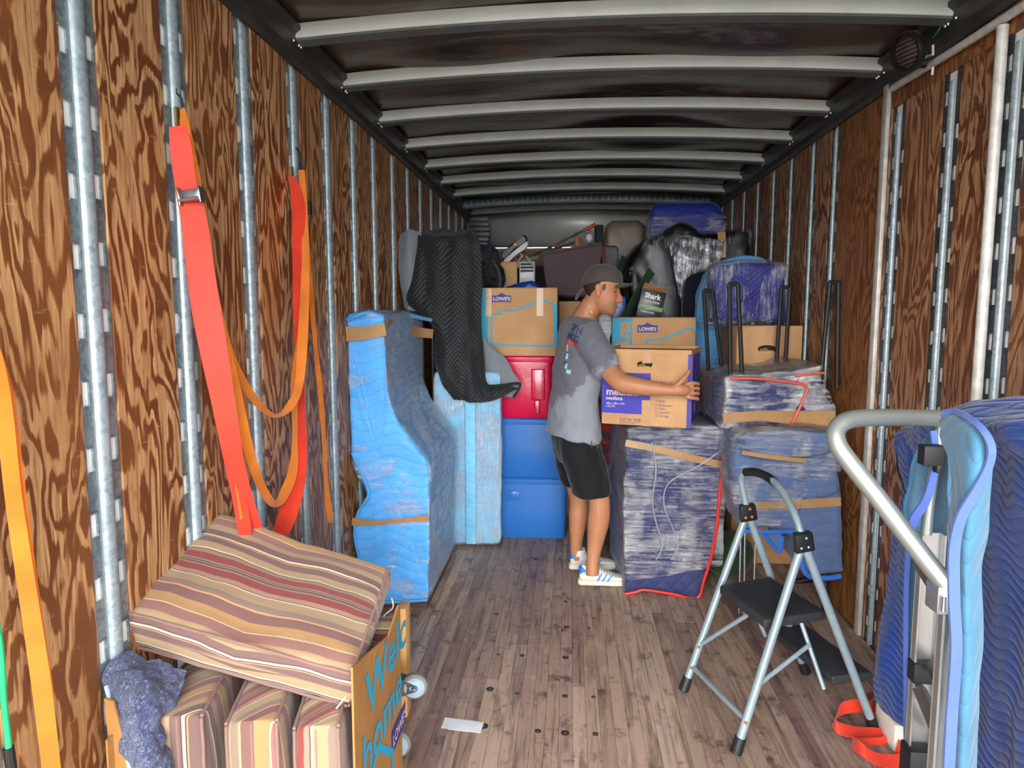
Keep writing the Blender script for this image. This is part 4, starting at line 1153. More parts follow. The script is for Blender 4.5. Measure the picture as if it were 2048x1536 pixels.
# eyes, brows, hair
white_e = M('eye_white', '#8f7a70', .4); dark_e = M('dark_brown', '#1e130e', .4); hair_m = M('short_dark_hair', '#2a1c15', .8, 0, .3, 80, .5, 200)
stub = M('grey_brown_sideburn', '#5d4a3e', .8, 0, .2, 120, .3, 200)
for sy in (-1, 1):
    o = mk('eye', MB().ball((0, 0, 0), .0115, Hm @ Matrix.Translation((.0635, sy*.031, .008)), 16, 10), white_e, pr_, smooth=180)
    mk('iris', MB().ball((0, 0, 0), (.004, .0065, .0065), Hm @ Matrix.Translation((.0725, sy*.0305, .004)), 12, 8), dark_e, o, smooth=180)
    mk('upper_eyelid', MB().tube(smooth_path([Hm @ Vector((.0625, sy*.0455, .010)), Hm @ Vector((.0735, sy*.037, .0135)), Hm @ Vector((.0755, sy*.028, .0135)), Hm @ Vector((.071, sy*.019, .011))], 5), .0042, 8), skin, o)
    mk('eyebrow', MB().tube(smooth_path([Hm @ Vector((.0665, sy*.050, .026)), Hm @ Vector((.0825, sy*.038, .0325)), Hm @ Vector((.0885, sy*.026, .031)), Hm @ Vector((.0905, sy*.015, .027))], 5), [.002]*2 + [.0042]*12 + [.003]*2, 8, flat=1.0), hair_m, pr_)
mk('lips', MB().tube(smooth_path([Hm @ Vector((.072, -.026, -.0725)), Hm @ Vector((.087, -.012, -.0715)), Hm @ Vector((.0915, 0, -.072)), Hm @ Vector((.087, .012, -.0715)), Hm @ Vector((.072, .026, -.0725))], 6), .0042, 8), M('lip_skin', '#a8604c', .5), pr_)
# hair shell at the nape and temples, under the cap
hr = []
for j in range(16):
    z = -.052 + .088*j/15
    f, b, hw = interp(HT, z); cx = (f+b)/2; a = (f-b)/2; r = []
    lim = 1.75 - .35*max(0, (z-.0)/.06) if z > 0 else 1.75 + .9*(-z/.052)**1.2
    for k in range(25):
        an = PI - (PI-lim) + 2*(PI-lim)*k/24
        r.append(Hm @ Vector((cx + (a+.004)*math.copysign(abs(math.cos(an))**.86, math.cos(an)), (hw+.004)*math.copysign(abs(math.sin(an))**.86, math.sin(an)), z)))
    hr.append(r)
mb = MB(); vs = [p for r in hr for p in r]
mb.add(vs, [(i*25+k, i*25+k+1, (i+1)*25+k+1, (i+1)*25+k) for i in range(15) for k in range(24)])
mk('hair', mb, hair_m, pr_, solid=.003, smooth=180)
for sy in (-1, 1): mk('sideburn', MB().ball((0, 0, 0), (.009, .0025, .018), Hm @ Matrix.Translation((.017, sy*.0715, .014)), 10, 8), stub, pr_)
# necklace
mk('necklace', MB().tube(smooth_path([at(1174, 615, 3.715), at(1180, 621, 3.70), at(1187, 629, 3.70), at(1194, 636, 3.71)], 5), .0016, 6), gold, pr_)

# cap
capm = cloth('charcoal_cap_cotton', '#4d4643', .85, .3, 30)
CT = [(.024, .088, -.108, .083), (.045, .095, -.108, .083), (.07, .092, -.104, .081), (.092, .080, -.092, .073), (.110, .060, -.070, .058), (.123, .034, -.042, .036), (.130, .010, -.014, .012)]
rs = []
for j in range(22):
    z0 = .024 + .106*j/21
    f, b, hw = interp(CT, z0); cx = (f+b)/2; a = (f-b)/2; r = []
    for k in range(40):
        an = 2*PI*k/40; x = cx + a*math.cos(an)
        dz = (1-j/21)*(.020 if x > 0 else .020 + x*.38)
        r.append(Hm @ Vector((x, hw*math.sin(an), z0 + dz)))
    rs.append(r)
cap = mk('cap', MB().rings(rs), capm, pr_, smooth=180)
br = []
for j in range(9):
    u = j/8; r = []
    for k in range(17):
        v = (k/16-.5)*2
        x = .072 + .086*u*math.sqrt(max(0, 1-(v*.82)**2)) + .022*(1-u)*(1-v*v)
        r.append(Hm @ Vector((x, v*.072*(1-.12*u), .050 - .020*v*v - .016*u + .028*u*u)))
    br.append(r)
mb = MB().add([p for r in br for p in r], [(i*17+k, i*17+k+1, (i+1)*17+k+1, (i+1)*17+k) for i in range(8) for k in range(16)])
mk('brim', mb, capm, cap, solid=.005, smooth=180)
mk('button', MB().ball(Hm @ Vector((-.003, 0, .131)), .006), capm, cap)
mk('adjusting_strap', ribbon([(1167, 577, 3.68, 3, 0), (1160, 584, 3.67, 3, 0), (1154, 594, 3.67, 3, 0), (1151, 600, 3.67, 2.4, 0)], .01, .002, 5), capm, cap)
bm_ = MB()
for q in range(4): bm_.box((0, 0, 0), (.0015, .004, .020), Hm @ Matrix.Translation((.079 - q*.0005, -.012 + q*.0065, .089)) @ Matrix.Rotation(math.radians(-42), 4, 'Y'))
mk('embroidery', bm_, M('cream_thread', '#d8c0b8', .7), cap, smooth=None)
mk('embroidery', MB().box((0, 0, 0), (.0015, .007, .006), Hm @ Matrix.Translation((.062, -.014, .1085)) @ Matrix.Rotation(math.radians(-48), 4, 'Y')), M('red_thread', '#c2423a', .7), cap, smooth=None)

# t-shirt with damp patches
t = NT('grey_tshirt'); v = t.obj(); n = t.noise(v, 7, 3, .6, .4); sp3 = t.N('ShaderNodeSeparateXYZ', {0: v})
# damp: upper back, shoulder and side (height above floor in the thing's frame)
h = t.math('ADD', sp3.outputs[2], t.math('MULTIPLY', n, .28))
dampf = t.ramp(t.math('SUBTRACT', h, t.math('MULTIPLY', sp3.outputs[0], 1.2)), [(.985, 0.0), (1.0, 1.0)])
hh = t.N('ShaderNodeMapRange', {0: t.math('SUBTRACT', h, t.math('MULTIPLY', sp3.outputs[0], .9)), 1: 1.34, 2: 1.36, 3: 0.0, 4: 1.0}).outputs[0]
c = t.mix(hh, '#8d8f97', '#6a6a72')
shirt_m = t.fin(c, .9, 0, .1, t.bump(t.noise(v, 9, 4, .55), .5, .03), .15)
sh = MB()
SR = [(636, 1168, .062, .085, -.25), (644, 1165, .090, .135, -.2), (654, 1163, .110, .180, -.15), (672, 1163, .122, .205, -.1), (700, 1161, .130, .212, 0), (740, 1156, .130, .208, 0), (790, 1150, .126, .202, 0), (830, 1148, .132, .205, -.03), (860, 1147, .142, .212, -.08), (872, 1147, .148, .218, -.12)]
sh.rings([ering(cx_, cy_, 3.77, a, b, tilt=tl, n=44, ex=.92) for cy_, cx_, a, b, tl in SR])
P_ = smooth_path([at(1172, 662, 3.63), at(1186, 690, 3.575), at(1203, 718, 3.53), at(1217, 744, 3.50)], 4)
sh.tube(P_, [.085, .088, .088, .086, .084, .082, .080, .078, .076, .075, .074, .073, .073], 22)
P_ = smooth_path([at(1170, 664, 3.92), at(1184, 695, 3.98), at(1198, 735, 4.03)], 4)
sh.tube(P_, [.085, .086, .086, .084, .08, .078, .076, .074, .072], 20)
sme = remesh(sh, 'tshirt', .0075, 5)
bm = bmesh.new(); bm.from_mesh(sme); bm.normal_update()
for v in bm.verts:
    p = v.co; lo = max(0, min(1, (1.25-p.z)/.35))
    v.co += v.normal*(.010*noise.noise(Vector((p.x*5, p.y*5, p.z*9))) + .006*noise.noise(p*19) + .010*lo*noise.noise(Vector((p.x*14, p.y*14, p.z*2.5))))
sbvh = BVHTree.FromBMesh(bm)
bm.to_mesh(sme); bm.free()
sme.transform(inv); sme.materials.append(shirt_m); setsm(sme, 180)
shirt = link('tshirt', sme, pr_)
def back_print(name, mb, mat, px_, py_, size=1.0, roll=0, stretch=1.0):
    """print on the shirt's back, pressed onto the cloth"""
    c0 = at(px_, py_, 3.45)
    yaw = math.radians(-32)
    Mx = Matrix.Translation(c0) @ Matrix.Rotation(yaw, 4, 'Z') @ Matrix.Rotation(PI/2, 4, 'X') @ Matrix.Rotation(roll, 4, 'Z') @ Matrix.Diagonal((stretch*size, size, size, 1))
    q = onplane(mb, Mx); d = Vector((math.sin(-yaw)*.45, math.cos(yaw), 0)).normalized()
    out = MB(); ok = []
    for p in q.v:
        h_ = sbvh.ray_cast(p - d*.3, d)
        out.v.append(h_[0] + h_[1]*.0025 if h_[0] else None)
    out.f = [f for f in q.f if all(out.v[i] is not None for i in f)]
    out.v = [x if x is not None else Vector((0, 0, 0)) for x in out.v]
    used = sorted({i for f in out.f for i in f}); mp = {a: b for b, a in enumerate(used)}
    out2 = MB(); out2.v = [out.v[i] for i in used]; out2.f = [tuple(mp[i] for i in f) for f in out.f]
    if out2.f: mk(name, out2, mat, shirt, smooth=None, recalc=False)
tn_ = M('navy_shirt_print', '#2b3a66', .8); tr_ = M('red_shirt_print', '#c04848', .8); tc_ = M('pale_shirt_print', '#a9d4ee', .8); ty_ = M('cream_shirt_print', '#c9b98a', .8)
for ch, x_, y_, s_ in (('R', 1121, 664, .055), ('I', 1131, 665, .05), ('N', 1140, 668, .055), ('M', 1114, 680, .052), ('O', 1124, 682, .052), ('G', 1133, 686, .055)):
    back_print('lettering', text_mb(ch, s_, .02), tn_, x_, y_, 1, math.radians(-12), .9)
def gridrect(w_, h_, nx, ny):
    return MB().add([(w_*i/nx, h_*j/ny, 0) for j in range(ny+1) for i in range(nx+1)], [(j*(nx+1)+i, j*(nx+1)+i+1, (j+1)*(nx+1)+i+1, (j+1)*(nx+1)+i) for j in range(ny) for i in range(nx)])
back_print('red_word_print', gridrect(.088, .022, 12, 3), tr_, 1110, 689, 1, math.radians(-14))
for (x_, y_, w_, h_, m_) in ((1112, 706, .012, .035, ty_), (1112, 722, .014, .03, tc_), (1108, 735, .016, .022, tn_), (1110, 742, .016, .028, tc_), (1114, 752, .030, .022, tc_), (1115, 716, .008, .020, tn_)):
    back_print('figure_print', gridrect(w_, h_, 3, 5), m_, x_, y_, 1, math.radians(-8))

# shorts
so = MB()
so.rings([ering(1150, 862, 3.77, .125, .185), ering(1152, 885, 3.77, .128, .19), ering(1155, 905, 3.77, .130, .19), ering(1157, 925, 3.77, .10, .17)])
def leg_cloth(L_): so.rings([ering(a, b, D, r1, r2, tilt=tl) for a, b, D, r1, r2, tl in L_])
leg_cloth([(1160, 885, 3.69, .115, .10, 0), (1168, 920, 3.67, .122, .105, 0), (1177, 955, 3.65, .116, .102, 0), (1183, 985, 3.64, .112, .100, .03), (1184, 989, 3.64, .111, .099, .03)])
leg_cloth([(1147, 885, 3.86, .11, .10, 0), (1148, 920, 3.88, .105, .10, 0), (1152, 950, 3.89, .10, .095, 0), (1157, 968, 3.90, .098, .09, -.05), (1158, 972, 3.90, .098, .09, -.05)])
some = remesh(so, 'shorts', .008, 4)
bm = bmesh.new(); bm.from_mesh(some); bm.normal_update()
for v in bm.verts:
    p = v.co; v.co += v.normal*(.009*noise.noise(Vector((p.x*9, p.y*9, p.z*3))) + .004*noise.noise(p*22))
bm.to_mesh(some); bm.free()
some.transform(inv); some.materials.append(cloth('black_shorts', '#17171a', .8, .3)); setsm(some, 180)
shorts = link('shorts', some, pr_)
mk('drawstring', MB().tube([at(1183, 882, 3.555), at(1183, 890, 3.545), at(1184, 897, 3.54)], .002, 6), M('black_cord', '#050505', .5), shorts)

# shoes
shoe_w = M('white_leather', '#dedcd2', .5, 0, .05, 20, .1, 40); sole_m = M('off_white_sole', '#d9d3bf', .6); blue_t = M('shoe_blue', '#2d78dc', .5); sock_m = cloth('white_sock', '#e2e2e0')
def shoe(heel, yaw, L_=.275):
    o0 = Vector((heel.x, heel.y, .001)); Mx = Matrix.Translation(o0) @ Matrix.Rotation(yaw, 4, 'Z')
    def ring(x, z0, z1, hw, n=20, ex=.8, off=0):
        r = []; cz = (z0+z1)/2; hz = (z1-z0)/2
        for k in range(n):
            a = 2*PI*k/n; r.append(Mx @ Vector((x, off + hw*math.copysign(abs(math.cos(a))**ex, math.cos(a)), cz + hz*math.copysign(abs(math.sin(a))**ex, math.sin(a)))))
        return r
    U = [(.004, .028, .070, .022), (.02, .026, .098, .034), (.05, .026, .100, .037), (.08, .026, .098, .037), (.11, .026, .094, .039), (.14, .026, .080, .042), (.17, .026, .066, .045), (.205, .026, .056, .046), (.24, .026, .050, .040), (.262, .027, .042, .028), (.272, .028, .036, .014)]
    up = mk('shoe', MB().rings([ring(*u) for u in U]), shoe_w, pr_, smooth=80)
    SO = [(-.004, .001, .030, .020), (.01, .0, .031, .034), (.06, .0, .031, .040), (.12, 0, .031, .041), (.18, 0, .030, .049), (.22, 0, .030, .048), (.26, .0, .031, .034), (.280, .002, .032, .016)]
    mk('sole', MB().rings([ring(*u, ex=.6) for u in SO]), sole_m, up, smooth=50)
    mk('heel_tab', MB().rings([ring(.0015, .060, .098, .016), ring(.012, .060, .108, .031), ring(.040, .074, .104, .0385), ring(.046, .080, .100, .034)]), blue_t, up, smooth=60)
    for q in range(3):
        x0 = .095 + q*.027
        for sy in (-1, 1):
            y = sy*(.0425 + q*.0022)
            mk('side_stripe', MB().add([Mx @ Vector(p) for p in ((x0, y+sy*.002, .034), (x0+.010, y+sy*.002, .034), (x0+.034, y-sy*.005, .076-q*.006), (x0+.024, y-sy*.005, .076-q*.006))], [(0, 1, 2, 3)]), blue_t, up, smooth=None, solid=.003)
    for q in range(5):
        x0 = .115 + q*.016; z = .093 - q*.0075
        mk('lace', MB().tube(smooth_path([Mx @ Vector((x0, -.024, z-.006)), Mx @ Vector((x0+.003, 0, z+.003)), Mx @ Vector((x0, .024, z-.006))], 4), .003, 6), shoe_w, up)
    mk('sock', MB().tube([Mx @ Vector((.055, 0, .085)), Mx @ Vector((.052, 0, .118))], [.043, .039], 18), sock_m, up)
shoe(flo(1157, 1168), math.radians(4)); shoe(Vector((at(1139, 1135, 3.90).x, 3.90, 0)), math.radians(6))

# ================================================================= carried carton
YB = math.radians(-16)
P0 = at(1203, 847, 3.60)
t = None
cc = thing('carried_carton', 'tan carton with blue panel and room checklist held by the man', 'box', P0, YB)
R = wm(cc); Wc, Dc, Hc = .455, .44, .395
mk('body', MB().box((0, 0, 0), (Wc, Dc, Hc-.025), R), card, cc, bevel=.004)
mk('rim', MB().box((0, 0, Hc-.03), (Wc, .005, Hc), R).box((0, Dc-.005, Hc-.03), (Wc, Dc, Hc), R).box((0, 0, Hc-.03), (.005, Dc, Hc), R).box((Wc-.005, 0, Hc-.03), (Wc, Dc, Hc), R), card, cc, smooth=None)
mk('flap', MB().box((.006, .006, Hc-.024), (Wc-.006, Dc/2, Hc-.018), R), tape_m, cc, smooth=None); mk('flap', MB().box((.006, Dc/2+.003, Hc-.024), (Wc-.006, Dc-.006, Hc-.016), R), card_dk, cc, smooth=None)
sx_ = Wc/175
q = lambda x, y: ((x-1203)*sx_, (847-y)*sx_)
# the carton's blue, in print
ink_blue = M('blue_violet_ink', '#3632a4', .55, var=.05)
put(cc, 'blue_panel_print', rect(*q(1203, 824), *q(1300, 742)), ink_blue, 0, 0)
put(cc, 'blue_edge_print', rect(*q(1371, 847), *q(1378, 703)), ink_blue, 0, 0)
put(cc, 'side_print', rect(0, 0, .36, .36), ink_blue, .04, .01, side='right', w=Wc)
put(cc, 'side_print', rect(0, 0, .10, .05), card_dk, .12, .06, side='right', w=Wc, off=.002)
put(cc, 'size_lettering', text_mb('medium', .052, .025), ink_white, *q(1212, 787), off=.002)
put(cc, 'size_lettering', text_mb('mediana', .026, .02), ink_white, *q(1212, 797), off=.002)
put(cc, 'size_lettering', text_mb('18in x 18in x 16in', .0135, .02), ink_white, *q(1212, 806), off=.002)
put(cc, 'size_lettering', text_mb('3 CU FT', .0135, .02), ink_white, *q(1212, 812), off=.002)
put(cc, 'help_lettering', text_mb('Let us help', .026, .012), ink_brown, *q(1240, 838), off=.002)
put(cc, 'help_lettering', rect(*q(1240, 841.5), *q(1278, 840.6)), ink_brown, 0, 0, off=.002)
put(cc, 'help_lettering', rect(*q(1240, 844), *q(1270, 843.3)), ink_brown, 0, 0, off=.002)
for wd_, yy in (('FRAGILE', 761), ('Bath', 798), ('Basement', 806), ('Attic', 813), ('Laundry', 820), ('Garage', 827)):
    put(cc, 'checklist_lettering', text_mb(wd_, .018, .01), ink_brown, *q(1317, yy), off=.002)
    a_, b_ = q(1311, yy-.5)
    put(cc, 'check_box_print', stroke([(a_, b_), (a_+.009, b_), (a_+.009, b_+.009), (a_, b_+.009)], .0015, True), ink_brown, 0, 0, off=.002)
put(cc, 'packing_tape', rect(*q(1284, 847), *q(1302, 795)), tape_clear, 0, 0, off=.003)
put(cc, 'packing_tape', rect(*q(1283, 722), *q(1300, 698)), tape_clear, 0, 0, off=.003)
handle_hole(cc, *q(1288, 727), .080, .030)

# ================================================================= wrapped console with red piping
navy_pad = quilt('navy_quilted_pad', '#2c3560', 'diamond', 1.0, .5, .6, .4, line=.15); slate_pad = quilt('slate_blue_pad', '#56698f', 'wave', .35, .4, .7, line=.2)
red_t = M('red_piping', '#d32a22', .5)
film_n = wrapfilm('stretch_film_dense', 'h', .72, 1.0, .22); film_d = wrapfilm('stretch_film_diagonal', 'd', .7, 1.0, .25); film_l = wrapfilm('stretch_film_light', 'h', .55, 1.1, .25)
film_vb = wrapfilm('stretch_film_streaked', 'v', .20, .9, .08)
CO = [(1258, 860), (1350, 857), (1447, 858), (1450, 900), (1446, 1000), (1440, 1060), (1424, 1120), (1408, 1165), (1394, 1198), (1340, 1190), (1286, 1182), (1250, 1187), (1250, 1080), (1251, 950)]
co = thing('wrapped_console', 'navy quilt wrapped cabinet with red piping and clear film beside the man', 'furniture', (.55, 3.85, 0))
mk('moving_pad', softslab(px(CO, 3.56), (-.05, .56, 0), .016, 200, 10, .004, 9, rounds=1), navy_pad, co, smooth=50)
mk('stretch_film', softslab(px([(1256, 858), (1350, 855), (1449, 856), (1450, 920), (1446, 1040), (1444, 1128), (1395, 1138), (1320, 1152), (1252, 1160), (1250, 1000)], 3.555), (-.05, .56, 0), .016, 200, 10, .004, 9, rounds=1, grow=.010), film_n, co, smooth=70)
mk('red_piping', MB().tube(smooth_path([at(1447, 893, 3.54), at(1443, 940, 3.54), at(1438, 1000, 3.54), at(1434, 1050, 3.54), at(1422, 1115, 3.545), at(1408, 1160, 3.55), at(1394, 1196, 3.55), at(1345, 1188, 3.55), at(1290, 1180, 3.55), at(1272, 1184, 3.55), at(1250, 1188, 3.55)], 5), .0085, 8, flat=1), red_t, co)
mk('packing_tape', ribbon([(1251, 886, 3.53, 7, 0), (1300, 895, 3.53, 7, 0), (1380, 915, 3.53, 7, 0), (1450, 931, 3.535, 7, 0)], .1, .001, 5), tape_m, co)
mk('film_twist', MB().tube(smooth_path([at(1303, 885, 3.53), at(1312, 940, 3.525), at(1305, 1000, 3.525), at(1312, 1045, 3.525), at(1325, 1090, 3.525), at(1312, 1120, 3.53)], 6), .0035, 8), M('bunched_film', '#9aa0ac', .25), co)
mk('film_twist', MB().tube(smooth_path([at(1448, 897, 3.53), at(1400, 930, 3.53), at(1338, 966, 3.525), at(1328, 1010, 3.525), at(1345, 1055, 3.525), at(1356, 1090, 3.525), at(1342, 1120, 3.53)], 6), .003, 8), bpy.data.materials['bunched_film'], co)
mk('skid', MB().box((.31, 3.60, .001), (.66, 4.06, .012)), black_m, co)

# ================================================================= right-hand stack
def soft(name, parent, outline, D, depth, mat, rnd=.02, amp=.006, sc=8, n=160, k=8, grow=0, **kw):
    return mk(name, softslab(px(outline, D), depth, rnd, n, k, amp, sc, grow, rounds=kw.get('rounds', 1), y0=kw.get('y0', 0.0), seed=kw.get('seed', 0)), mat, parent, smooth=60)
S1 = [(1473, 872), (1600, 864), (1676, 872), (1684, 900), (1678, 935), (1684, 1010), (1688, 1150), (1640, 1154), (1608, 1147), (1596, 1075), (1540, 1062), (1486, 1062), (1472, 1000), (1466, 930)]
ch = thing('wrapped_chair', 'slate blue pad wrapped upholstered chair with blue hems behind the step ladder', 'furniture', (1.1, 3.6, 0))
soft('moving_pad', ch, S1, 3.28, (0, .58, 0), slate_pad, .03, .008)
soft('stretch_film', ch, [(1468, 868), (1600, 858), (1682, 866), (1690, 900), (1684, 935), (1682, 985), (1600, 1000), (1592, 1050), (1485, 1052), (1470, 1000), (1462, 930)], 3.275, (0, .58, 0), film_l, .03, .008, 10, grow=.010)
soft('seat_roll', ch, [(1486, 880), (1500, 868), (1590, 862), (1660, 866), (1672, 880), (1668, 900), (1640, 912), (1580, 914), (1510, 912), (1488, 900)], 3.24, (0, .10, 0), slate_pad, .03, .006)
soft('stretch_film', ch, [(1484, 878), (1500, 865), (1590, 859), (1660, 863), (1675, 880), (1670, 902), (1640, 915), (1580, 917), (1510, 915), (1485, 902)], 3.235, (0, .10, 0), film_l, .03, .008, 14, grow=.006)
hemb = cloth('bright_blue_hem', '#2f6fd0', .6)
mk('pad_hem', MB().tube(smooth_path([at(1486, 1062, 3.26), at(1540, 1064, 3.255), at(1590, 1062, 3.26)], 5), .010, 8), hemb, ch)
mk('pad_hem', MB().tube(smooth_path([at(1598, 1100, 3.26), at(1612, 1148, 3.255), at(1650, 1156, 3.26), at(1682, 1152, 3.26)], 5), .012, 8), hemb, ch)
mk('pad_hem', MB().tube(smooth_path([at(1527, 1066, 3.29), at(1545, 1090, 3.285), at(1560, 1102, 3.285), at(1564, 1072, 3.29)], 5), .010, 8), hemb, ch)
mb, uv = patch([[at(1527, 1062, 3.30), at(1545, 1062, 3.30), at(1563, 1062, 3.30)], [at(1542, 1082, 3.29), at(1552, 1082, 3.29), at(1561, 1082, 3.29)], [at(1556, 1098, 3.29), at(1559, 1099, 3.29), at(1561, 1098, 3.29)]], 8, 10, 0, 9, .008)
mk('pad_corner', mb, slate_pad, ch)
mk('packing_tape', ribbon([(1500, 1011, 3.27, 7, 0), (1560, 1010, 3.27, 8, 0), (1620, 1007, 3.27, 9, 0), (1682, 1003, 3.28, 9, 0)], .1, .001, 5), tape_m, ch)
mk('packing_tape', ribbon([(1484, 905, 3.22, 4, 0), (1540, 914, 3.22, 4, 0), (1610, 921, 3.225, 4, 0)], .1, .001, 5), tape_m, ch)
for (xa, xb) in ((1482, 1478), (1490, 1488), (1512, 1506)):
    mk('wire_leg', MB().tube([at(xa, 1062, 3.40), flo(xb, 1226)], .005, 8), steel_m, ch)
mk('chair_leg', MB().tube([at(1650, 1150, 3.50), flo(1650, 1222)], [.022, .015], 10), black_m, ch)
mk('chair_leg', MB().tube([at(1664, 1150, 3.80), Vector((1.25, 3.80, 0))], [.022, .015], 10), black_m, ch)
o = thing('foliage_bag', 'dark green bag on the floor under the wrapped chair', 'bag', (1.02, 3.95, 0))
mk('bag_body', MB().ball((.90, 3.86, .13), (.15, .12, .13)), cloth('dark_green_cloth', '#2a3b22', .9, .8, 20), o, disp=(.02, 7))

cf = thing('coffee_table', 'upside down coffee table wrapped in film with black hairpin legs pointing up', 'table', (1.08, 3.8, .93))
TB = [(1450, 812), (1456, 762), (1478, 752), (1560, 754), (1640, 742), (1650, 790), (1668, 815), (1667, 853), (1444, 853)]
soft('padded_top', cf, TB, 3.45, (0, .62, 0), navy_pad, .02, .006)
soft('stretch_film', cf, [(1447, 810), (1453, 758), (1478, 748), (1560, 750), (1645, 730), (1656, 790), (1671, 815), (1670, 855), (1441, 855)], 3.445, (0, .62, 0), film_d, .02, .010, 10, grow=.008)
mk('packing_tape', ribbon([(1446, 837, 3.42, 11, 0), (1520, 832, 3.42, 10, 0), (1590, 836, 3.42, 14, 0), (1671, 838, 3.42, 17, 0)], .1, .001, 5), tape_m, cf)
orp = M('orange_piping', '#d8553f', .5)
mk('orange_piping', MB().tube(smooth_path([at(1460, 757, 3.42), at(1510, 757, 3.415), at(1560, 762, 3.415), at(1612, 772, 3.415), at(1606, 800, 3.415), at(1590, 835, 3.41), at(1582, 852, 3.41)], 5), .007, 8), orp, cf)
mk('orange_piping', MB().tube(smooth_path([at(1590, 752, 3.42), at(1620, 748, 3.415), at(1648, 746, 3.42)], 5), .006, 8), orp, cf)
zb = 1.15
for (bx0, tx0, ty0, D, bs) in ((1474, 1467, 568, 3.55, 12), (1658, 1668, 565, 3.52, 17), (1432, 1416, 581, 4.02, 14), (1560, 1571, 575, 4.0, 9)):
    b1 = at(bx0-bs, 752, D); b2 = at(bx0+bs, 752, D); t1 = at(tx0-8, ty0, D); t2 = at(tx0+9, ty0, D)
    b1.z = b2.z = zb - .03
    mk('hairpin_leg', MB().tube([b1, t1], .0115, 8).tube([t1 + Vector((-.004, 0, 0)), t2 + Vector((.004, 0, 0))], .0115, 8).tube([t2, b2], .0115, 8), black_m, cf)

cb = carton('cabinet_carton', 'plain carton mostly hidden behind the wrapped coffee table', (.975, 4.08, 0), 0, .365, .44, .895)
s4 = 4.08/1370
hb = carton('moving_carton', 'plain tan carton with an oval hand hole behind the black hairpin legs', Vector((at(1470, 790, 4.08).x, 4.08, .905)), 0, 124*s4, .44, .510)
handle_hole(hb, (1528-1470)*s4, .372, .108, .04)
put(hb, 'packing_tape', rect((1525-1470)*s4, .45, (1545-1470)*s4, .51), tape_clear, 0, 0, off=.003)
# brown bundle of wicker to the left of the table
bb = thing('wicker_bundle', 'brown curved wicker bundle wedged between the cabinet and the wrapped table', 'basket', (.86, 4.2, 0))
wk = M('dark_wicker', '#4d3a2e', .7, 0, .3, 30, .6, 60)
for q in range(5):
    mk('hoop', MB().tube(smooth_path([at(1402+q*7, 738+q*9, 4.05), at(1408+q*7, 790+q*6, 4.03), at(1432+q*5, 826+q*5, 4.02), at(1462, 838+q*6, 4.03)], 6), .012, 8), wk, bb)
mk('woven_body', softslab(px([(1398, 780), (1450, 800), (1462, 870), (1462, 1060), (1404, 1060), (1396, 900)], 4.20), (0, .3, 0), .03, 100, 6, .012, 9), wk, bb, smooth=60)

# ================================================================= behind: chair back, wingback, bed end, leather chair
film_vc = wrapfilm('stretch_film_patchy', 'v', .5, .8, .15)
nv = quilt('royal_navy_pad', '#252a78', 'chevron', .6, .4, .55, .4, line=.1)
cbk = thing('padded_chair', 'tall navy pad wrapped chair back shining with film near the right wall', 'furniture', (1.12, 4.25, 1.42))
soft('moving_pad', cbk, [(1424, 560), (1428, 534), (1445, 528), (1500, 524), (1562, 528), (1576, 536), (1574, 560), (1572, 645), (1424, 645)], 4.20, (0, .14, 0), nv, .03, .008)
soft('stretch_film', cbk, [(1422, 560), (1426, 531), (1445, 525), (1500, 521), (1564, 525), (1580, 534), (1577, 600), (1575, 650), (1422, 650)], 4.195, (0, .14, 0), film_vc, .03, .010, grow=.008)
bpd = thing('folded_pad', 'light blue moving pad rolled over the left side of the navy chair back', 'blanket', at(1400, 1065, 4.6))
mk('pad_layer', softslab(px([(1385, 760), (1392, 640), (1398, 585), (1415, 545), (1445, 520), (1490, 509), (1524, 513), (1540, 526), (1530, 560), (1440, 600), (1425, 700), (1420, 1065), (1390, 1065)], 4.58), (0, .12, 0), .02, 160, 5, .005, 8, rounds=1), quilt('dusty_blue_pad', '#5f9acb', 'wave', .5, .4, .7, line=.2), bpd, smooth=60)
nd = thing('wrapped_cushion', 'very dark navy padded cushion between the black sofa and light blue pad', 'cushion', (1.0, 4.85, 0))
soft('pad', nd, [(1368, 580), (1374, 555), (1392, 544), (1416, 541), (1420, 600), (1420, 1042), (1362, 1042), (1364, 700)], 4.76, (0, .10, 0), cloth('midnight_cloth', '#10131f', .8), .03, .006)

blf = M('black_wrapped_upholstery', '#0e0e10', .35, 0, .2, 5, .3, 20)
so_ = thing('wrapped_sofa', 'black film wrapped sofa standing on end with a rounded hump on top', 'furniture', (.85, 5.3, 0))
SF = [(1254, 640), (1256, 560), (1262, 512), (1280, 488), (1310, 474), (1335, 464), (1348, 450), (1366, 444), (1384, 450), (1396, 464), (1430, 467), (1500, 461), (1507, 475), (1506, 560), (1500, 700), (1500, 1030), (1256, 1030)]
soft('upholstery', so_, SF, 5.02, (.0, .60, 0), blf, .05, .016, 5, n=220)
soft('stretch_film', so_, SF, 5.02, (.0, .60, 0), film_vb, .05, .016, 5, n=220, grow=.012)
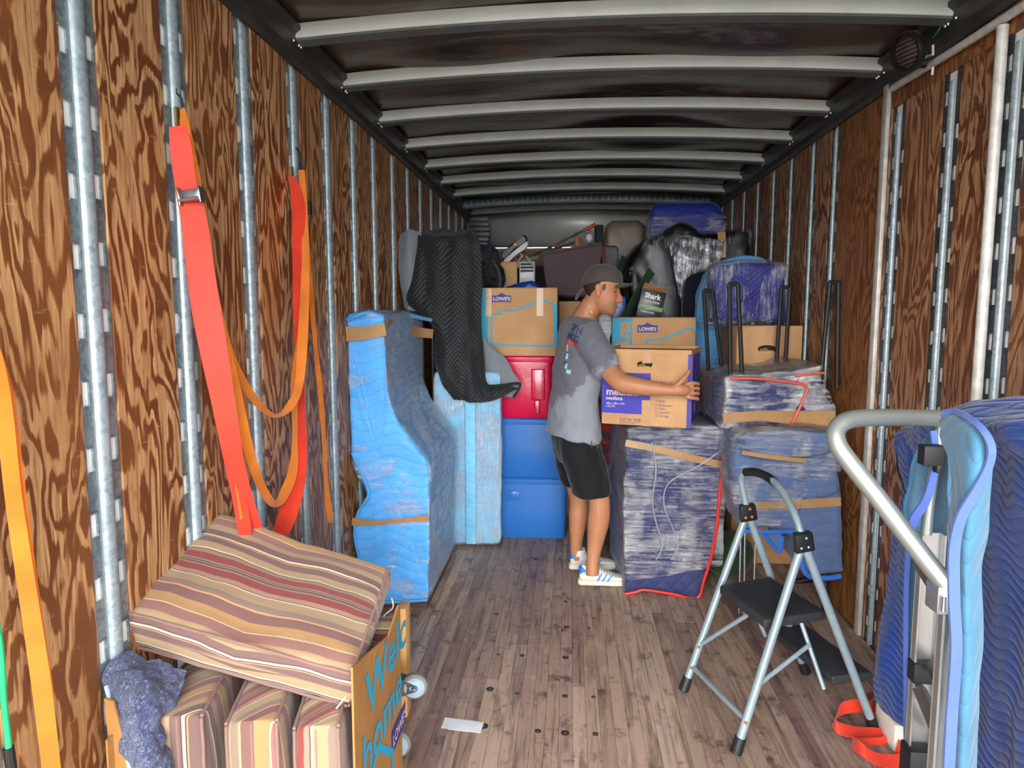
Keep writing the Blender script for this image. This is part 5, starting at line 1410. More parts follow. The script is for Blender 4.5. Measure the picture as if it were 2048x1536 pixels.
# cinched film skirts hanging down from the hump
mb, uv = patch([[at(1338, 492, 4.95), at(1362, 470, 4.93), at(1400, 475, 4.93), at(1450, 480, 4.95)], [at(1344, 520, 4.93), at(1364, 505, 4.90), at(1395, 520, 4.90), at(1435, 535, 4.94)],
                [at(1352, 560, 4.93), at(1366, 555, 4.90), at(1388, 565, 4.91), at(1405, 555, 4.94)], [at(1362, 600, 4.94), at(1368, 600, 4.92), at(1375, 600, 4.93), at(1380, 590, 4.95)], [at(1367, 622, 4.94), at(1368, 624, 4.93), at(1369, 624, 4.94), at(1370, 620, 4.95)]], 40, 40, .02, 14, 0, 2)
sk = NT('gathered_film'); v = sk.obj((26, 26, 2)); n = sk.noise(v, 1.2, 5, .7, .3)
skm = sk.fin(sk.ramp(n, [(.3, '#1a1a1a'), (.48, '#74757a'), (.65, '#d9d9da')]), .22, .35, .6, sk.bump(n, .8, .02))
mk('gathered_film', mb, skm, so_, solid=.002, smooth=180)
mk('packing_tape', ribbon([(1443, 463, 4.97, 8, 0), (1444, 490, 4.96, 8, 0), (1445, 515, 4.96, 7, 0)], .1, .001, 4), tape_m, so_)

bd = thing('wrapped_headboard', 'tall royal blue padded headboard reaching the roof in the right back corner', 'furniture', (1.1, 5.85, 0))
roy = quilt('royal_blue_pad', '#1d2a93', 'wave', .3, .3, .5, .4, line=.1)
soft('moving_pad', bd, [(1302, 418), (1312, 407), (1380, 404), (1438, 406), (1449, 416), (1450, 976), (1302, 976)], 5.78, (0, .20, 0), roy, .04, .008)
soft('stretch_film', bd, [(1300, 440), (1320, 424), (1380, 432), (1440, 420), (1452, 430), (1452, 560), (1300, 560)], 5.775, (0, .20, 0), film_l, .04, .012, grow=.010)

lc = thing('leather_chair', 'taupe leather chair back rounded at the top beside the royal blue headboard', 'chair', (.5, 6.3, 0))
lth = M('taupe_leather', '#8a7565', .42, 0, .1, 5, .3, 50, .5)
soft('backrest', lc, [(1212, 452), (1225, 441), (1278, 441), (1291, 452), (1290, 520), (1280, 560), (1262, 585), (1232, 585), (1212, 555), (1203, 510)], 6.25, (0, .14, 0), lth, .05, .006, 5)
mk('pedestal', MB().tube([at(1247, 570, 6.35), Vector((at(1247, 570, 6.35).x, 6.35, .06))], .05, 14), black_m, lc)
mk('base', MB().tube([Vector((at(1247, 570, 6.35).x, 6.35, .001)), Vector((at(1247, 570, 6.35).x, 6.35, .07))], .26, 20), black_m, lc)

# ---- cartons that carry the loose pile
def plain(name, label, x0, x1, D, dd, z0, z1, Dref=None, **k):
    a = at(x0, 622, D); b = at(x1, 622, D)
    return carton(name, label, (a.x, D, z0), 0, b.x-a.x, dd, z1-z0, **k)
plain('moving_carton', 'plain carton at the bottom of the pile behind the totes', 950, 1110, 5.0, .55, 0, .80)
plain('moving_carton', 'plain carton on top of the pile behind the totes', 955, 1105, 5.02, .50, .806, 1.62)
plain('moving_carton', 'tall plain carton behind the man at the bottom of the pile', 1120, 1232, 4.95, .55, 0, .85)
plain('moving_carton', 'plain tan carton just seen between the house outline carton and the man', 1118, 1160, 4.98, .45, .856, 1.57)
plain('moving_carton', 'plain carton hidden behind the head of the man', 1164, 1236, 4.98, .45, .856, 1.53)
s5 = 5.1/1370
# grey fabric bin / folded camp chair
mv = cloth('mauve_brown_fabric', '#5b4a4d', .8, .5, 6, bd=.03)
cam_ = thing('fabric_bin', 'mauve brown fabric bin with sagging sides above the head of the man', 'bin', at(1140, 600, 5.15))
soft('fabric_body', cam_, [(1084, 507), (1120, 501), (1160, 494), (1204, 487), (1206, 500), (1198, 540), (1193, 590), (1192, 592), (1096, 592), (1088, 550)], 5.06, (0, .24, 0), mv, .012, .008, 6)
mk('frame_rod', MB().tube([at(1207, 492, 5.10), at(1211, 545, 5.10)], .008, 8), M('dark_red_rod', '#7a2528', .5), cam_)
mk('frame_rod', MB().tube([at(1082, 508, 5.04), at(1204, 486, 5.04)], .009, 8), mv, cam_)
tb_ = thing('screen_panel', 'small dark grey rounded panel leaning on the taupe leather chair', 'panel', at(1222, 600, 5.6))
soft('panel', tb_, [(1203, 498), (1208, 491), (1232, 491), (1237, 497), (1237, 620), (1203, 620)], 5.6, (0, .03, 0), M('slate_plastic', '#3c3b3f', .5), .01, .001)
mk('stand', MB().box((at(1206, 620, 5.6).x, 5.55, .0), (at(1234, 620, 5.6).x, 5.75, at(1220, 620, 5.6).z+.02)), black_m, tb_, bevel=.01)

# black and purple duffels
dk_bag = cloth('black_nylon', '#141416', .55, .7, 7, bd=.03); pu_bag = cloth('plum_nylon', '#33293a', .55, .7, 7, bd=.03)
o = thing('duffel_bag', 'black bag slumped beside the black quilted blanket', 'bag', at(980, 585, 5.0))
soft('bag_body', o, [(957, 525), (975, 516), (996, 520), (1005, 536), (1008, 560), (1004, 580), (955, 580)], 4.90, (0, .09, 0), dk_bag, .03, .014, 7)
mk('strap', ribbon([(985, 520, 4.88, 3, 0), (998, 545, 4.88, 3, 0), (1000, 575, 4.88, 3, 0)], .02, .003, 5), black_m, o)
o = thing('duffel_bag', 'dark plum bag resting higher up behind the black bag', 'bag', at(980, 540, 5.3))
soft('bag_body', o, [(954, 500), (958, 488), (975, 486), (992, 498), (1003, 520), (1000, 592), (954, 592)], 5.30, (0, .2, 0), pu_bag, .03, .014, 7)
plain('moving_carton', 'small tan carton standing in the pile above the clear blue bag', 1002, 1034, 5.08, .12, 1.62, 1.86)
o = thing('clear_bag', 'blue bag under clear film at the back edge of the house outline carton', 'bag', at(1040, 590, 4.93))
soft('bag_body', o, [(1000, 590), (1010, 575), (1025, 568), (1045, 562), (1068, 564), (1084, 576), (1086, 592)], 4.90, (0, .08, 0), M('bright_blue_nylon', '#1746a0', .35), .03, .01, 7)
mb, uv = patch([[at(1004, 535, 4.93), at(1006, 534, 4.93), at(1008, 534, 4.93)], [at(1008, 560, 4.90), at(1020, 560, 4.88), at(1030, 562, 4.90)], [at(1006, 585, 4.89), at(1025, 585, 4.87), at(1046, 583, 4.89)]], 16, 16, .01, 20)
mk('clear_film', mb, film_vb, o, smooth=180)
# grey machine with a handle
mc = thing('window_unit', 'pale grey machine with a black vent and carrying strap in the pile', 'machine', at(1052, 585, 5.1))
a = at(1038, 570, 5.06); b = at(1070, 522, 5.06)
mk('casing', MB().box((a.x, 5.06, a.z), (b.x, 5.2, b.z)), M('pale_grey_plastic', '#b9bcbc', .35), mc, bevel=.012)
for q in range(3): mk('vent', MB().box((a.x+.012, 5.054, b.z-.03-q*.024), (b.x-.01, 5.062, b.z-.016-q*.024)), black_m, mc, bevel=.002)
mk('sticker', MB().box((a.x+.01, 5.055, a.z+.05), (a.x+.055, 5.0605, a.z+.085)), M('paper_sticker', '#e8e8e4', .6), mc)
mk('carrying_strap', MB().tube(smooth_path([at(1036, 535, 5.04), at(1038, 520, 5.03), at(1045, 512, 5.03), at(1040, 508, 5.03)], 5), .006, 8), M('beige_webbing', '#b3a68c', .7), mc)
mk('carrying_strap', MB().tube(smooth_path([at(1052, 512, 5.03), at(1060, 522, 5.03), at(1066, 532, 5.03)], 5), .006, 8), bpy.data.materials['beige_webbing'], mc)
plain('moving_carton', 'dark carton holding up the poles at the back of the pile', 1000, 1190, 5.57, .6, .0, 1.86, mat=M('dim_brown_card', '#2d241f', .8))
# black and white garden tool
gt = thing('garden_tool', 'black and white garden power tool with a yellow button pointing up right', 'tool', at(1015, 520, 5.4))
mk('upper_shell', softslab(px([(998, 517), (1002, 506), (1022, 489), (1048, 469), (1053, 472), (1055, 482), (1040, 491), (1022, 505), (1006, 520)], 5.60), (0, .09, 0), .012, 90, 4, .0, 9, rounds=1), M('black_tool_shell', '#151515', .35), gt, smooth=50)
mk('lower_shell', softslab(px([(1004, 523), (1024, 504), (1042, 490), (1055, 481), (1057, 488), (1052, 497), (1036, 508), (1022, 520), (1010, 532)], 5.61), (0, .07, 0), .010, 90, 4, .0, 9, rounds=1), M('white_tool_shell', '#cfcfc9', .35), gt, smooth=50)
mk('button', MB().lathe([(.013, 0), (.013, .008), (.01, .012)], Matrix.Translation(at(1030, 489, 5.60)) @ Matrix.Rotation(PI/2, 4, 'X'), 16), M('yellow_button', '#e7b21a', .4), gt)
mk('shaft', MB().tube([at(1012, 518, 5.63), at(1006, 528, 5.63), at(1003, 536, 5.63)], .010, 8), M('dull_green_tube', '#59634f', .5), gt)
# poles
chrome = M('chrome_pole', '#c3c7ca', .2, .9); redp = M('red_grip', '#c23d22', .5)
pb = thing('telescopic_pole', 'chrome telescopic pole with a red grip pointing up to the right', 'pole', at(1035, 530, 5.6))
mk('pole', MB().tube([at(1034, 528, 5.66), at(1168, 461, 5.64)], .009, 10), chrome, pb)
mk('grip', MB().tube([at(1166, 462, 5.64), at(1191, 449, 5.64)], [.013, .016], 12), redp, pb)
for (u, v_) in ((1110, 490), (1128, 481)): mk('red_collar', MB().tube([at(u-4, v_+2, 5.65), at(u+4, v_-2, 5.65)], .012, 10), redp, pb)
pb = thing('telescopic_pole', 'lower silver pole lying under the red gripped pole', 'pole', at(1035, 530, 5.4))
mk('pole', MB().tube([at(1030, 529, 5.64), at(1080, 507, 5.64), at(1150, 484, 5.63)], .011, 10), chrome, pb)
mk('joint', MB().tube([at(1086, 505, 5.63), at(1100, 499, 5.63)], .02, 10), M('grey_joint', '#4e524f', .5), pb)
pb = thing('telescopic_pole', 'thick dull green tube lying at the bottom of the pole bundle', 'pole', at(1035, 530, 5.3))
mk('pole', MB().tube([at(1031, 527, 5.60), at(1078, 514, 5.60)], .018, 10), M('grey_green_tube', '#7d857a', .4), pb)
o = thing('wooden_bracket', 'orange brown wooden bracket standing among the poles', 'bracket', at(1155, 500, 5.5))
mk('bracket_plate', MB().prism([(p.x, p.z) for p in px([(1147, 528), (1149, 466), (1153, 463), (1157, 474), (1164, 484), (1163, 528)], 5.70)], lambda q: Vector((q[0], 5.70, q[1])), lambda q: Vector((q[0], 5.73, q[1]))), M('amber_wood', '#9a5a22', .5), o, bevel=.003)
o = thing('globe_lamp', 'small lamp with a white round globe in a grey ring', 'lamp', at(1178, 500, 5.6))
mk('ring', MB().tube([at(1176+10*math.cos(i*PI/8), 474-11*math.sin(i*PI/8), 5.55) for i in range(16)], .012, 8, closed=True), M('grey_ring', '#7c8280', .4), o)
mk('globe', MB().ball(at(1178, 475, 5.55), (.028, .028, .032)), M('white_globe', '#e9ebe8', .3), o)
mk('post', MB().tube([at(1178, 486, 5.58), at(1178, 530, 5.58)], .014, 8), black_m, o)
o = thing('speaker_box', 'narrow black box standing between the globe lamp and taupe chair', 'box', at(1197, 600, 5.75))
a = at(1189, 590, 5.75); b = at(1207, 449, 5.75)
mk('box_body', MB().box((a.x, 5.75, 0), (b.x, 5.95, b.z)), black_m, o, bevel=.008)

# large store carton and what stands on it
s6 = 4.28/1370
lg = carton('moving_carton', 'tan carton marked large with cyan panel and store logo behind the carried carton', at(1223, 770, 4.28), 0, 162*s6, .46, 133*s6)
q = lambda x, y: ((x-1223)*s6, (770-y)*s6)
put(lg, 'cyan_panel_print', rect(*q(1223, 770), *q(1262, 638)), ink_cyan, 0, 0)
tl_ = text_mb('large', .115, .03); Mx = Matrix.Rotation(-PI/2, 4, 'Z')
put(lg, 'size_lettering', onplane(tl_, Mx), card, *q(1240, 644), off=.002)
logo(lg, 1272, 1311, 651, 665, 646, s6, q, .030)
put(lg, 'house_print', stroke([q(1290, 770), q(1290, 681), q(1323, 678), q(1372, 657), q(1384, 662)], .011), ink_cyan, 0, 0)
plain('moving_carton', 'plain carton under the carton marked large', 1250, 1382, 4.30, .44, 0, 1.03)
Ms = Matrix.Translation(at(1271, 634, 4.42)) @ Matrix.Rotation(math.radians(12), 4, 'Y')
skb = thing('appliance_box', 'small black appliance box with a green band standing open on the large carton', 'box', at(1295, 636, 4.42))
shk = M('black_gloss_card', '#17191a', .35)
mk('body', MB().box((0, 0, 0), (.155, .10, .185), Ms), shk, skb, bevel=.002)
mk('flap', MB().add([Ms @ Vector(p) for p in ((0, .0, .185), (.155, 0, .185), (.15, .035, .215), (.01, .02, .225))], [(0, 1, 2, 3)]), card_dk, skb, smooth=None, solid=.003)
mk('contents', MB().ball(Ms @ Vector((.10, .05, .19)), (.04, .03, .035)), M('cream_appliance', '#d8d0ba', .4), skb)
def ps(name, mb, mat, x, z, off=.001): mk(name, onplane(mb, Ms @ Matrix.Translation((x, -off, z)) @ Matrix.Rotation(PI/2, 4, 'X')), mat, skb, smooth=None, recalc=False)
ps('green_band_print', rect(0, 0, .155, .026), M('green_band_ink', '#5c8a3a', .5), 0, .062)
pi_ = M('white_box_ink', '#e6e6e0', .5)
ps('lettering', text_mb('Shark', .044, .03), pi_, .026, .135); ps('lettering', text_mb('STEAM & SCRUB', .015, .01), pi_, .018, .108, .0012)
ps('lettering', text_mb('HARD FLOOR STEAM MOP', .009, .01), pi_, .014, .078, .0022); ps('lettering', text_mb('ALL IN ONE', .009, .01), pi_, .045, .067, .0022); ps('lettering', text_mb('CHEMICAL FREE', .012, .01), pi_, .022, .042, .0012)
gr_ = M('dark_green_rail', '#35503f', .4, .2)
for i, (xa, ya, xb, yb_, D) in enumerate(((1246, 633, 1300, 538, 4.60), (1253, 634, 1306, 545, 4.62), (1222, 575, 1247, 512, 5.3), (1228, 575, 1251, 517, 5.32))):
    lab = ('dark green metal rail leaning just left of the black appliance box', 'second dark green metal rail nearest the black appliance box', 'short green metal rail seen just above the visor of the cap', 'lower of the two green rails above the visor of the cap')[i]
    a = at(xa, ya, D); b = at(xb, yb_, D); d = (b-a).normalized(); a2 = a if i < 2 else a - d*((a.z-1.56)/d.z)
    o = mk('metal_rail', MB().tube([a2, b], .015, 4), gr_, smooth=None, origin=a2); tag(o, lab, 'rail')
o = thing('blue_bin', 'blue plastic bin behind the face of the man', 'bin', at(1240, 650, 4.85))
soft('bin_body', o, [(1214, 592), (1252, 592), (1246, 1040), (1222, 1040)], 4.82, (0, .12, 0), tblue, .02, .002)
o = thing('foam_bundle', 'white foam bundle in a clear bag under the chin of the man', 'bundle', at(1212, 700, 4.5))
soft('foam', o, [(1196, 650), (1200, 632), (1214, 622), (1222, 632), (1222, 680), (1216, 836), (1206, 836)], 4.32, (0, .14, 0), M('white_foam', '#dcdedd', .6, 0, .05, 8, .4, 20), .03, .012, 9)
soft('clear_bag', o, [(1192, 650), (1198, 626), (1216, 614), (1226, 628), (1222, 680), (1218, 836), (1204, 836)], 4.31, (0, .16, 0), film_l, .03, .014, 9)
o = thing('tool_bag', 'red and black tool bag hanging between the man and the wrapped cabinet', 'bag', at(1222, 930, 4.25))
redb = cloth('red_nylon', '#a02a26', .6, .6, 12)
soft('bag_body', o, [(1200, 846), (1248, 846), (1246, 885), (1236, 930), (1214, 926), (1206, 890)], 4.22, (0, .05, 0), redb, .02, .010, 12)
mk('strap', ribbon([(1202, 868, 4.19, 6, 0), (1220, 874, 4.18, 6, 0), (1238, 868, 4.19, 5, 0)], .03, .004, 5), black_m, o)
mk('strap', ribbon([(1205, 893, 4.19, 5, 0), (1225, 897, 4.18, 5, 0)], .03, .004, 5), black_m, o)
o = thing('wrapped_bundle', 'dark navy wrapped bundle on the floor behind the legs of the man', 'bundle', at(1212, 1060, 4.3))
soft('moving_pad', o, [(1186, 930), (1246, 932), (1246, 1060), (1190, 1062)], 4.30, (0, .4, 0), nv, .03, .01)
soft('stretch_film', o, [(1184, 928), (1246, 930), (1246, 1060), (1188, 1062)], 4.295, (0, .4, 0), film_l, .03, .012, grow=.008)

# ================================================================= step ladder
lw_ = M('pale_blue_grey_paint', '#8f9fa5', .35, .25, .12, 14, .1, 40); lblk = M('black_ladder_plastic', '#1b1c1d', .5, 0, .2, 20, .3, 60); rust = M('rusty_bolt', '#a5572c', .7)
tread = M('ribbed_black_tread', '#2a2b2d', .6, 0, .15, 12, .4, 90)
ld = thing('step_ladder', 'pale grey two-step folding ladder with black treads in front of the wrapped cabinet', 'ladder', (.8, 2.5, 0))
LA, LB, RB, RA = Vector((.472, 2.636, .02)), Vector((.586, 2.255, .02)), Vector((1.102, 2.425, .02)), Vector((.988, 2.806, .02))
HA, HB = Vector((.709, 2.714, .711)), Vector((.794, 2.324, .727))
for a, b in ((LA, HA), (LB, HB)): mk('leg', MB().tube([a, a.lerp(b, 1.0)], .0145, 14), lw_, ld)
for a, b in ((RA, HA), (RB, HB)): mk('leg', MB().tube([a, b], .0150, 14), lw_, ld)
LP = smooth_path([HA, at(1487, 985, 2.71), at(1482, 958, 2.70), at(1490, 945, 2.68), at(1508, 944, 2.64), at(1540, 957, 2.55), at(1563, 980, 2.47), at(1585, 1018, 2.39), at(1597, 1050, 2.35), HB], 6)
mk('top_rail', MB().tube(LP, .0125, 14), lw_, ld)
mk('foam_grip', MB().tube(smooth_path([at(1491, 944.5, 2.68), at(1508, 944, 2.64), at(1530, 951, 2.58), at(1548, 963.5, 2.53)], 6), .0165, 14), lblk, ld)
for h_, rc in ((HA, rust), (HB, steel_m)):
    hb_ = mk('hinge', MB().prism([(-.036, .030), (.030, .034), (.044, -.030), (-.030, -.038)], lambda q: h_ + Vector((q[0]*.95, -.020 + q[0]*.3, q[1])), lambda q: h_ + Vector((q[0]*.95, .018 + q[0]*.3, q[1]))), lblk, ld, bevel=.005)
    for (dx, dz) in ((-.012, -.016), (.014, -.014), (.004, .018)):
        c0 = h_ + Vector((dx, -.024 + dx*.3, dz)); mk('bolt', MB().ball(c0, (.006, .004, .006), nu=8, nv=6), rc, hb_)
for p, q_ in ((LA, HA), (LB, HB), (RB, HB), (RA, HA)):
    d = (q_-p).normalized()
    mk('foot', MB().tube([p - d*.020, p + d*.035], [.021, .019], 12), lblk, ld)
zp = .445
c4 = [flo(1439, 1170, zp), flo(1539, 1152, zp), flo(1652, 1222, zp), flo(1530, 1240, zp)]
mb = MB().add([p for p in c4] + [p - Vector((0, 0, .034)) for p in c4], [(0, 1, 2, 3), (7, 6, 5, 4)] + [(k, k+4, (k+1) % 4+4, (k+1) % 4) for k in range(4)])
pf = mk('platform', mb, tread, ld, bevel=.007, seg=3)
for i in range(9):
    u = (i+1)/10
    a = c4[0].lerp(c4[1], u)*.92 + c4[3].lerp(c4[2], u)*.08; b = c4[0].lerp(c4[1], u)*.08 + c4[3].lerp(c4[2], u)*.92
    mk('grip_ridge', MB().tube([a + Vector((0, 0, .0005)), b + Vector((0, 0, .0005))], .0025, 6), lblk, pf)
t1 = RA.lerp(HA, .27); t2 = RB.lerp(HB, .27); ax = (t2-t1).normalized(); sd_ = Vector((-ax.y, ax.x, 0)).normalized()
if sd_.x < 0: sd_ = -sd_
c5 = [t1 - sd_*.09 - ax*.0, t1 + sd_*.07, t2 + sd_*.07, t2 - sd_*.09]
mb = MB().add([p + Vector((0, 0, .012)) for p in c5] + [p - Vector((0, 0, .020)) for p in c5], [(0, 1, 2, 3), (7, 6, 5, 4)] + [(k, k+4, (k+1) % 4+4, (k+1) % 4) for k in range(4)])
mk('lower_step', mb, tread, ld, bevel=.006, seg=3)
def lbar(a, b, r=.008): mk('brace', MB().tube([a, b], r, 10), lw_, ld)
lbar(LA.lerp(HA, .23), flo(1493, 1231, .40)); lbar(LB.lerp(HB, .30), flo(1617, 1291, .33))
lbar(at(1601, 1241, 2.42), at(1648, 1378, 2.36), .0075)
lbar(LA.lerp(HA, .11), LB.lerp(HB, .13), .0095)
lbar(flo(1519, 1243, .42), flo(1531, 1272, .36), .007)
for p in (LA.lerp(HA, .23), LB.lerp(HB, .13), LA.lerp(HA, .11)): mk('bolt', MB().ball(p + Vector((-.004, -.014, 0)), .006, nu=8, nv=6), rust, ld)

# ================================================================= padded thing along the right wall and hand truck
bq = quilt('deep_blue_pad', '#0b3784', 'wave', .8, .8, .7, .2, line=.3)
bp = thing('moving_pad', 'big deep blue moving pad covering furniture along the right wall', 'blanket', (1.15, 2.0, 0))
Ds = [2.46, 2.25, 1.95, 1.55, 1.25]
hc_ = thing('covered_cabinet', 'cabinet hidden under the big deep blue moving pad at the right wall', 'furniture', (1.26, 1.85, 0))
mk('cabinet_body', MB().prism([(1.235, 2.40), (1.13, 1.32), (1.335, 1.32), (1.335, 2.40)], lambda q: Vector((q[0], q[1], .002)), lambda q: Vector((q[0], q[1], 1.02))), M('brown_cabinet_wood', '#4a3424', .5), hc_, bevel=.004)
mk('cabinet_door', MB().prism([(1.225, 2.34), (1.128, 1.38), (1.140, 1.38), (1.237, 2.34)], lambda q: Vector((q[0], q[1], .10)), lambda q: Vector((q[0], q[1], .96))), bpy.data.materials['brown_cabinet_wood'], hc_, bevel=.003)
rows = []
def prow(xs, ys, dx=0): return [at(x, y, D) + Vector((dx, 0, 0)) for x, y, D in zip(xs, ys, Ds)]
wallrow = [Vector((1.345, D, at(1900, y, D).z)) for D, y in zip(Ds, (858, 838, 815, 790, 760))]
rows = [wallrow, prow((1802, 1838, 1905, 2020, 2200), (872, 848, 826, 842, 830)), prow((1800, 1842, 1915, 2040, 2230), (950, 940, 930, 930, 930)),
        prow((1800, 1838, 1915, 2050, 2230), (1060, 1060, 1060, 1080, 1100)), prow((1778, 1830, 1910, 2050, 2240), (1200, 1210, 1230, 1270, 1330)),
        prow((1762, 1820, 1905, 2045, 2230), (1320, 1345, 1390, 1470, 1580)), prow((1756, 1815, 1900, 2040, 2220), (1404, 1455, 1540, 1690, 1850))]
mb, uv = patch(rows, 90, 90, .022, 6, .02, 4, (1, 1, .6))
mk('quilted_pad', mb, bq, bp, smooth=60)
mk('black_binding', MB().tube(smooth_path([at(1800, 868, 2.42), at(1797, 925, 2.42), at(1808, 965, 2.41), at(1816, 990, 2.40)], 5), .007, 8), bind, bp)
mb, uv = patch([[at(1800, 868, 2.40), at(1822, 862, 2.34), at(1850, 860, 2.28)], [at(1797, 925, 2.38), at(1820, 925, 2.30), at(1850, 925, 2.26)], [at(1812, 980, 2.38), at(1826, 990, 2.32), at(1845, 995, 2.28)]], 24, 24, .012, 8, .012)
mk('pad_corner', mb, bq, bp, smooth=60)
mk('frayed_corner', MB().tube(smooth_path([at(1758, 1400, 2.44), at(1768, 1408, 2.40), at(1776, 1420, 2.38)], 4), .012, 8), M('frayed_threads', '#5d7a86', .9, 0, .4, 90, .8, 120), bp)
dc = thing('furniture_dolly', 'white and black furniture dolly corner under the deep blue pad', 'dolly', flo(1775, 1470))
a = flo(1760, 1470); 
mk('dolly_block', MB().box((a.x, a.y-.10, .001), (a.x+.07, a.y+.05, .10)), M('cream_carpet', '#d6cdbf', .8), dc, bevel=.008)
mk('dolly_end', MB().box((a.x+.03, a.y-.24, .001), (a.x+.20, a.y-.103, .105)), cloth('dark_carpet', '#26211f'), dc, bevel=.01)

al = M('brushed_aluminium', '#b6b8b6', .32, .85, .08, 20); alp = M('satin_aluminium_tube', '#979c97', .38, .7, .03, 3)
ht = thing('hand_truck', 'aluminium hand truck with a big curved loop handle leaning at the right wall', 'hand truck', (.74, 1.4, 0))
def channel(xp, D, ztop, wd=.05):
    X = xp; mb = MB()
    mb.box((X-wd/2, D, .04), (X+wd/2, D+.005, ztop)); mb.box((X-wd/2, D-.018, .04), (X-wd/2+.005, D, ztop)); mb.box((X+wd/2-.005, D-.018, .04), (X+wd/2, D, ztop))
    mb.box((X-wd/2+.010, D-.004, .04), (X-wd/2+.012, D, ztop))
    return mb
xf = at(1846, 1300, 1.50).x; xn = at(1888, 1300, 1.27).x
zt1 = at(1846, 1065, 1.50).z; zt2 = at(1888, 1190, 1.27).z
mk('side_rail', channel(xf, 1.50, zt1), al, ht, bevel=.001, seg=1)
mk('side_rail', channel(xn, 1.27, zt2, .03), al, ht, bevel=.001, seg=1)
mk('handle_loop', MB().tube(smooth_path([at(1893, 1172, 1.26), at(1850, 1118, 1.28), at(1800, 1053, 1.30), at(1750, 988, 1.32), at(1700, 925, 1.34), at(1676, 890, 1.355), at(1672, 862, 1.37), at(1690, 843, 1.385), at(1725, 836, 1.41), at(1790, 835, 1.45), at(1885, 837, 1.50)], 7), .0175, 20), alp, ht)
mk('upright_tube', MB().tube([at(1852, 1068, 1.49), at(1858, 1000, 1.49), at(1872, 900, 1.49), at(1885, 845, 1.50)], .0115, 14), alp, ht)
p = at(1886, 1188, 1.27); mk('bracket', MB().box((p.x-.022, 1.245, p.z-.03), (p.x+.026, 1.29, p.z+.022)), al, ht, bevel=.004)
for q_ in (-.008, .010): mk('bolt', MB().tube([(p.x+q_-.006, 1.24, p.z-.02), (p.x+q_-.006, 1.24, p.z+.008)], .004, 8), steel_m, ht)
mk('rung', MB().tube([at(1838, 1375, 1.49), at(1888, 1490, 1.27)], .015, 4), M('worn_grey_rung', '#77716b', .5, .5), ht)
mk('rung', MB().tube([at(1835, 1130, 1.49), at(1888, 1212, 1.27)], .010, 4), bpy.data.materials['worn_grey_rung'], ht)
mk('corner_bracket', MB().box((xf-.028, 1.475, at(1846, 1358, 1.5).z), (xf+.028, 1.508, at(1846, 1318, 1.5).z)), black_m, ht, bevel=.003)
mk('corner_bracket', MB().box((xf-.032, 1.46, at(1846, 1560, 1.5).z), (xf+.032, 1.508, at(1846, 1484, 1.5).z)), black_m, ht, bevel=.003)
mk('strap_band', MB().tube([at(1868, 1330, 1.47), at(1892, 1385, 1.30)], .016, 4), black_m, ht)
mk('strap_band', MB().tube([at(1872, 1475, 1.47), at(1896, 1500, 1.28)], .016, 4), black_m, ht)
mk('toe_plate', MB().box((xn-.03, 1.22, .002), (xf+.05, 1.55, .012)), al, ht)
mk('wheel', MB().tube([(xf+.05, 1.53, .10), (xf+.05, 1.58, .10)], .10, 24), black_m, ht, bevel=.008)
mk('wheel', MB().tube([(xn+.07, 1.17, .10), (xn+.07, 1.22, .10)], .10, 24), black_m, ht, bevel=.008)

lq = quilt('light_blue_quilt', '#3f6c87', 'chevron', .28, .5, .75, .2, line=.1); vio = cloth('periwinkle_binding', '#4a5fa6', .7)
lp = thing('quilted_cover', 'light blue quilted pad with periwinkle edging hung over the hand truck', 'blanket', at(1930, 1600, 1.25))
rows = [[at(1882, 842, 1.40), at(1902, 828, 1.36), at(1926, 830, 1.32), at(1948, 846, 1.27)], [at(1896, 905, 1.30), at(1922, 872, 1.26), at(1955, 876, 1.22), at(1982, 902, 1.22)],
        [at(1908, 965, 1.29), at(1928, 950, 1.23), at(1955, 956, 1.20), at(1976, 985, 1.22)], [at(1900, 1050, 1.29), at(1920, 1045, 1.22), at(1946, 1050, 1.20), at(1972, 1080, 1.23)],
        [at(1900, 1160, 1.29), at(1914, 1150, 1.23), at(1938, 1150, 1.21), at(1963, 1160, 1.24)], [at(1908, 1300, 1.29), at(1920, 1300, 1.23), at(1938, 1300, 1.21), at(1957, 1300, 1.24)],
        [at(1896, 1450, 1.29), at(1912, 1450, 1.23), at(1932, 1450, 1.21), at(1950, 1450, 1.24)], [at(1888, 1700, 1.29), at(1905, 1700, 1.23), at(1925, 1700, 1.21), at(1945, 1700, 1.24)]]
mb, uv = patch(rows, 40, 110, .007, 12, .008, 7, (1, 1, .6)); mk('pad_outer', mb, lq, lp, smooth=60)
mb, uv = patch([[at(1862, 858, 1.56), at(1885, 846, 1.54), at(1905, 850, 1.45)], [at(1832, 905, 1.56), at(1862, 905, 1.58), at(1898, 920, 1.48)], [at(1818, 985, 1.56), at(1850, 985, 1.60), at(1900, 1000, 1.50)],
                [at(1812, 1060, 1.56), at(1850, 1060, 1.58), at(1903, 1060, 1.50)], [at(1812, 1300, 1.56), at(1855, 1300, 1.57), at(1905, 1300, 1.48)], [at(1812, 1700, 1.56), at(1855, 1700, 1.57), at(1900, 1700, 1.46)]], 30, 80, .006, 10, .008, 2)
mk('pad_inner', mb, lq, lp, smooth=60)
mk('edging', ribbon([(1884, 832, 1.37, 4, 0), (1905, 822, 1.34, 5, 0), (1932, 832, 1.28, 6, 0), (1962, 855, 1.22, 7, 0), (1982, 893, 1.19, 8, 0), (1976, 935, 1.19, 8, 0), (1950, 985, 1.185, 9, 0), (1922, 1035, 1.185, 10, 0), (1908, 1100, 1.19, 11, 0), (1908, 1200, 1.19, 11, 0), (1912, 1300, 1.19, 11, 0), (1902, 1450, 1.19, 11, 0), (1892, 1650, 1.19, 11, 0)], .03, .006, 8), vio, lp)
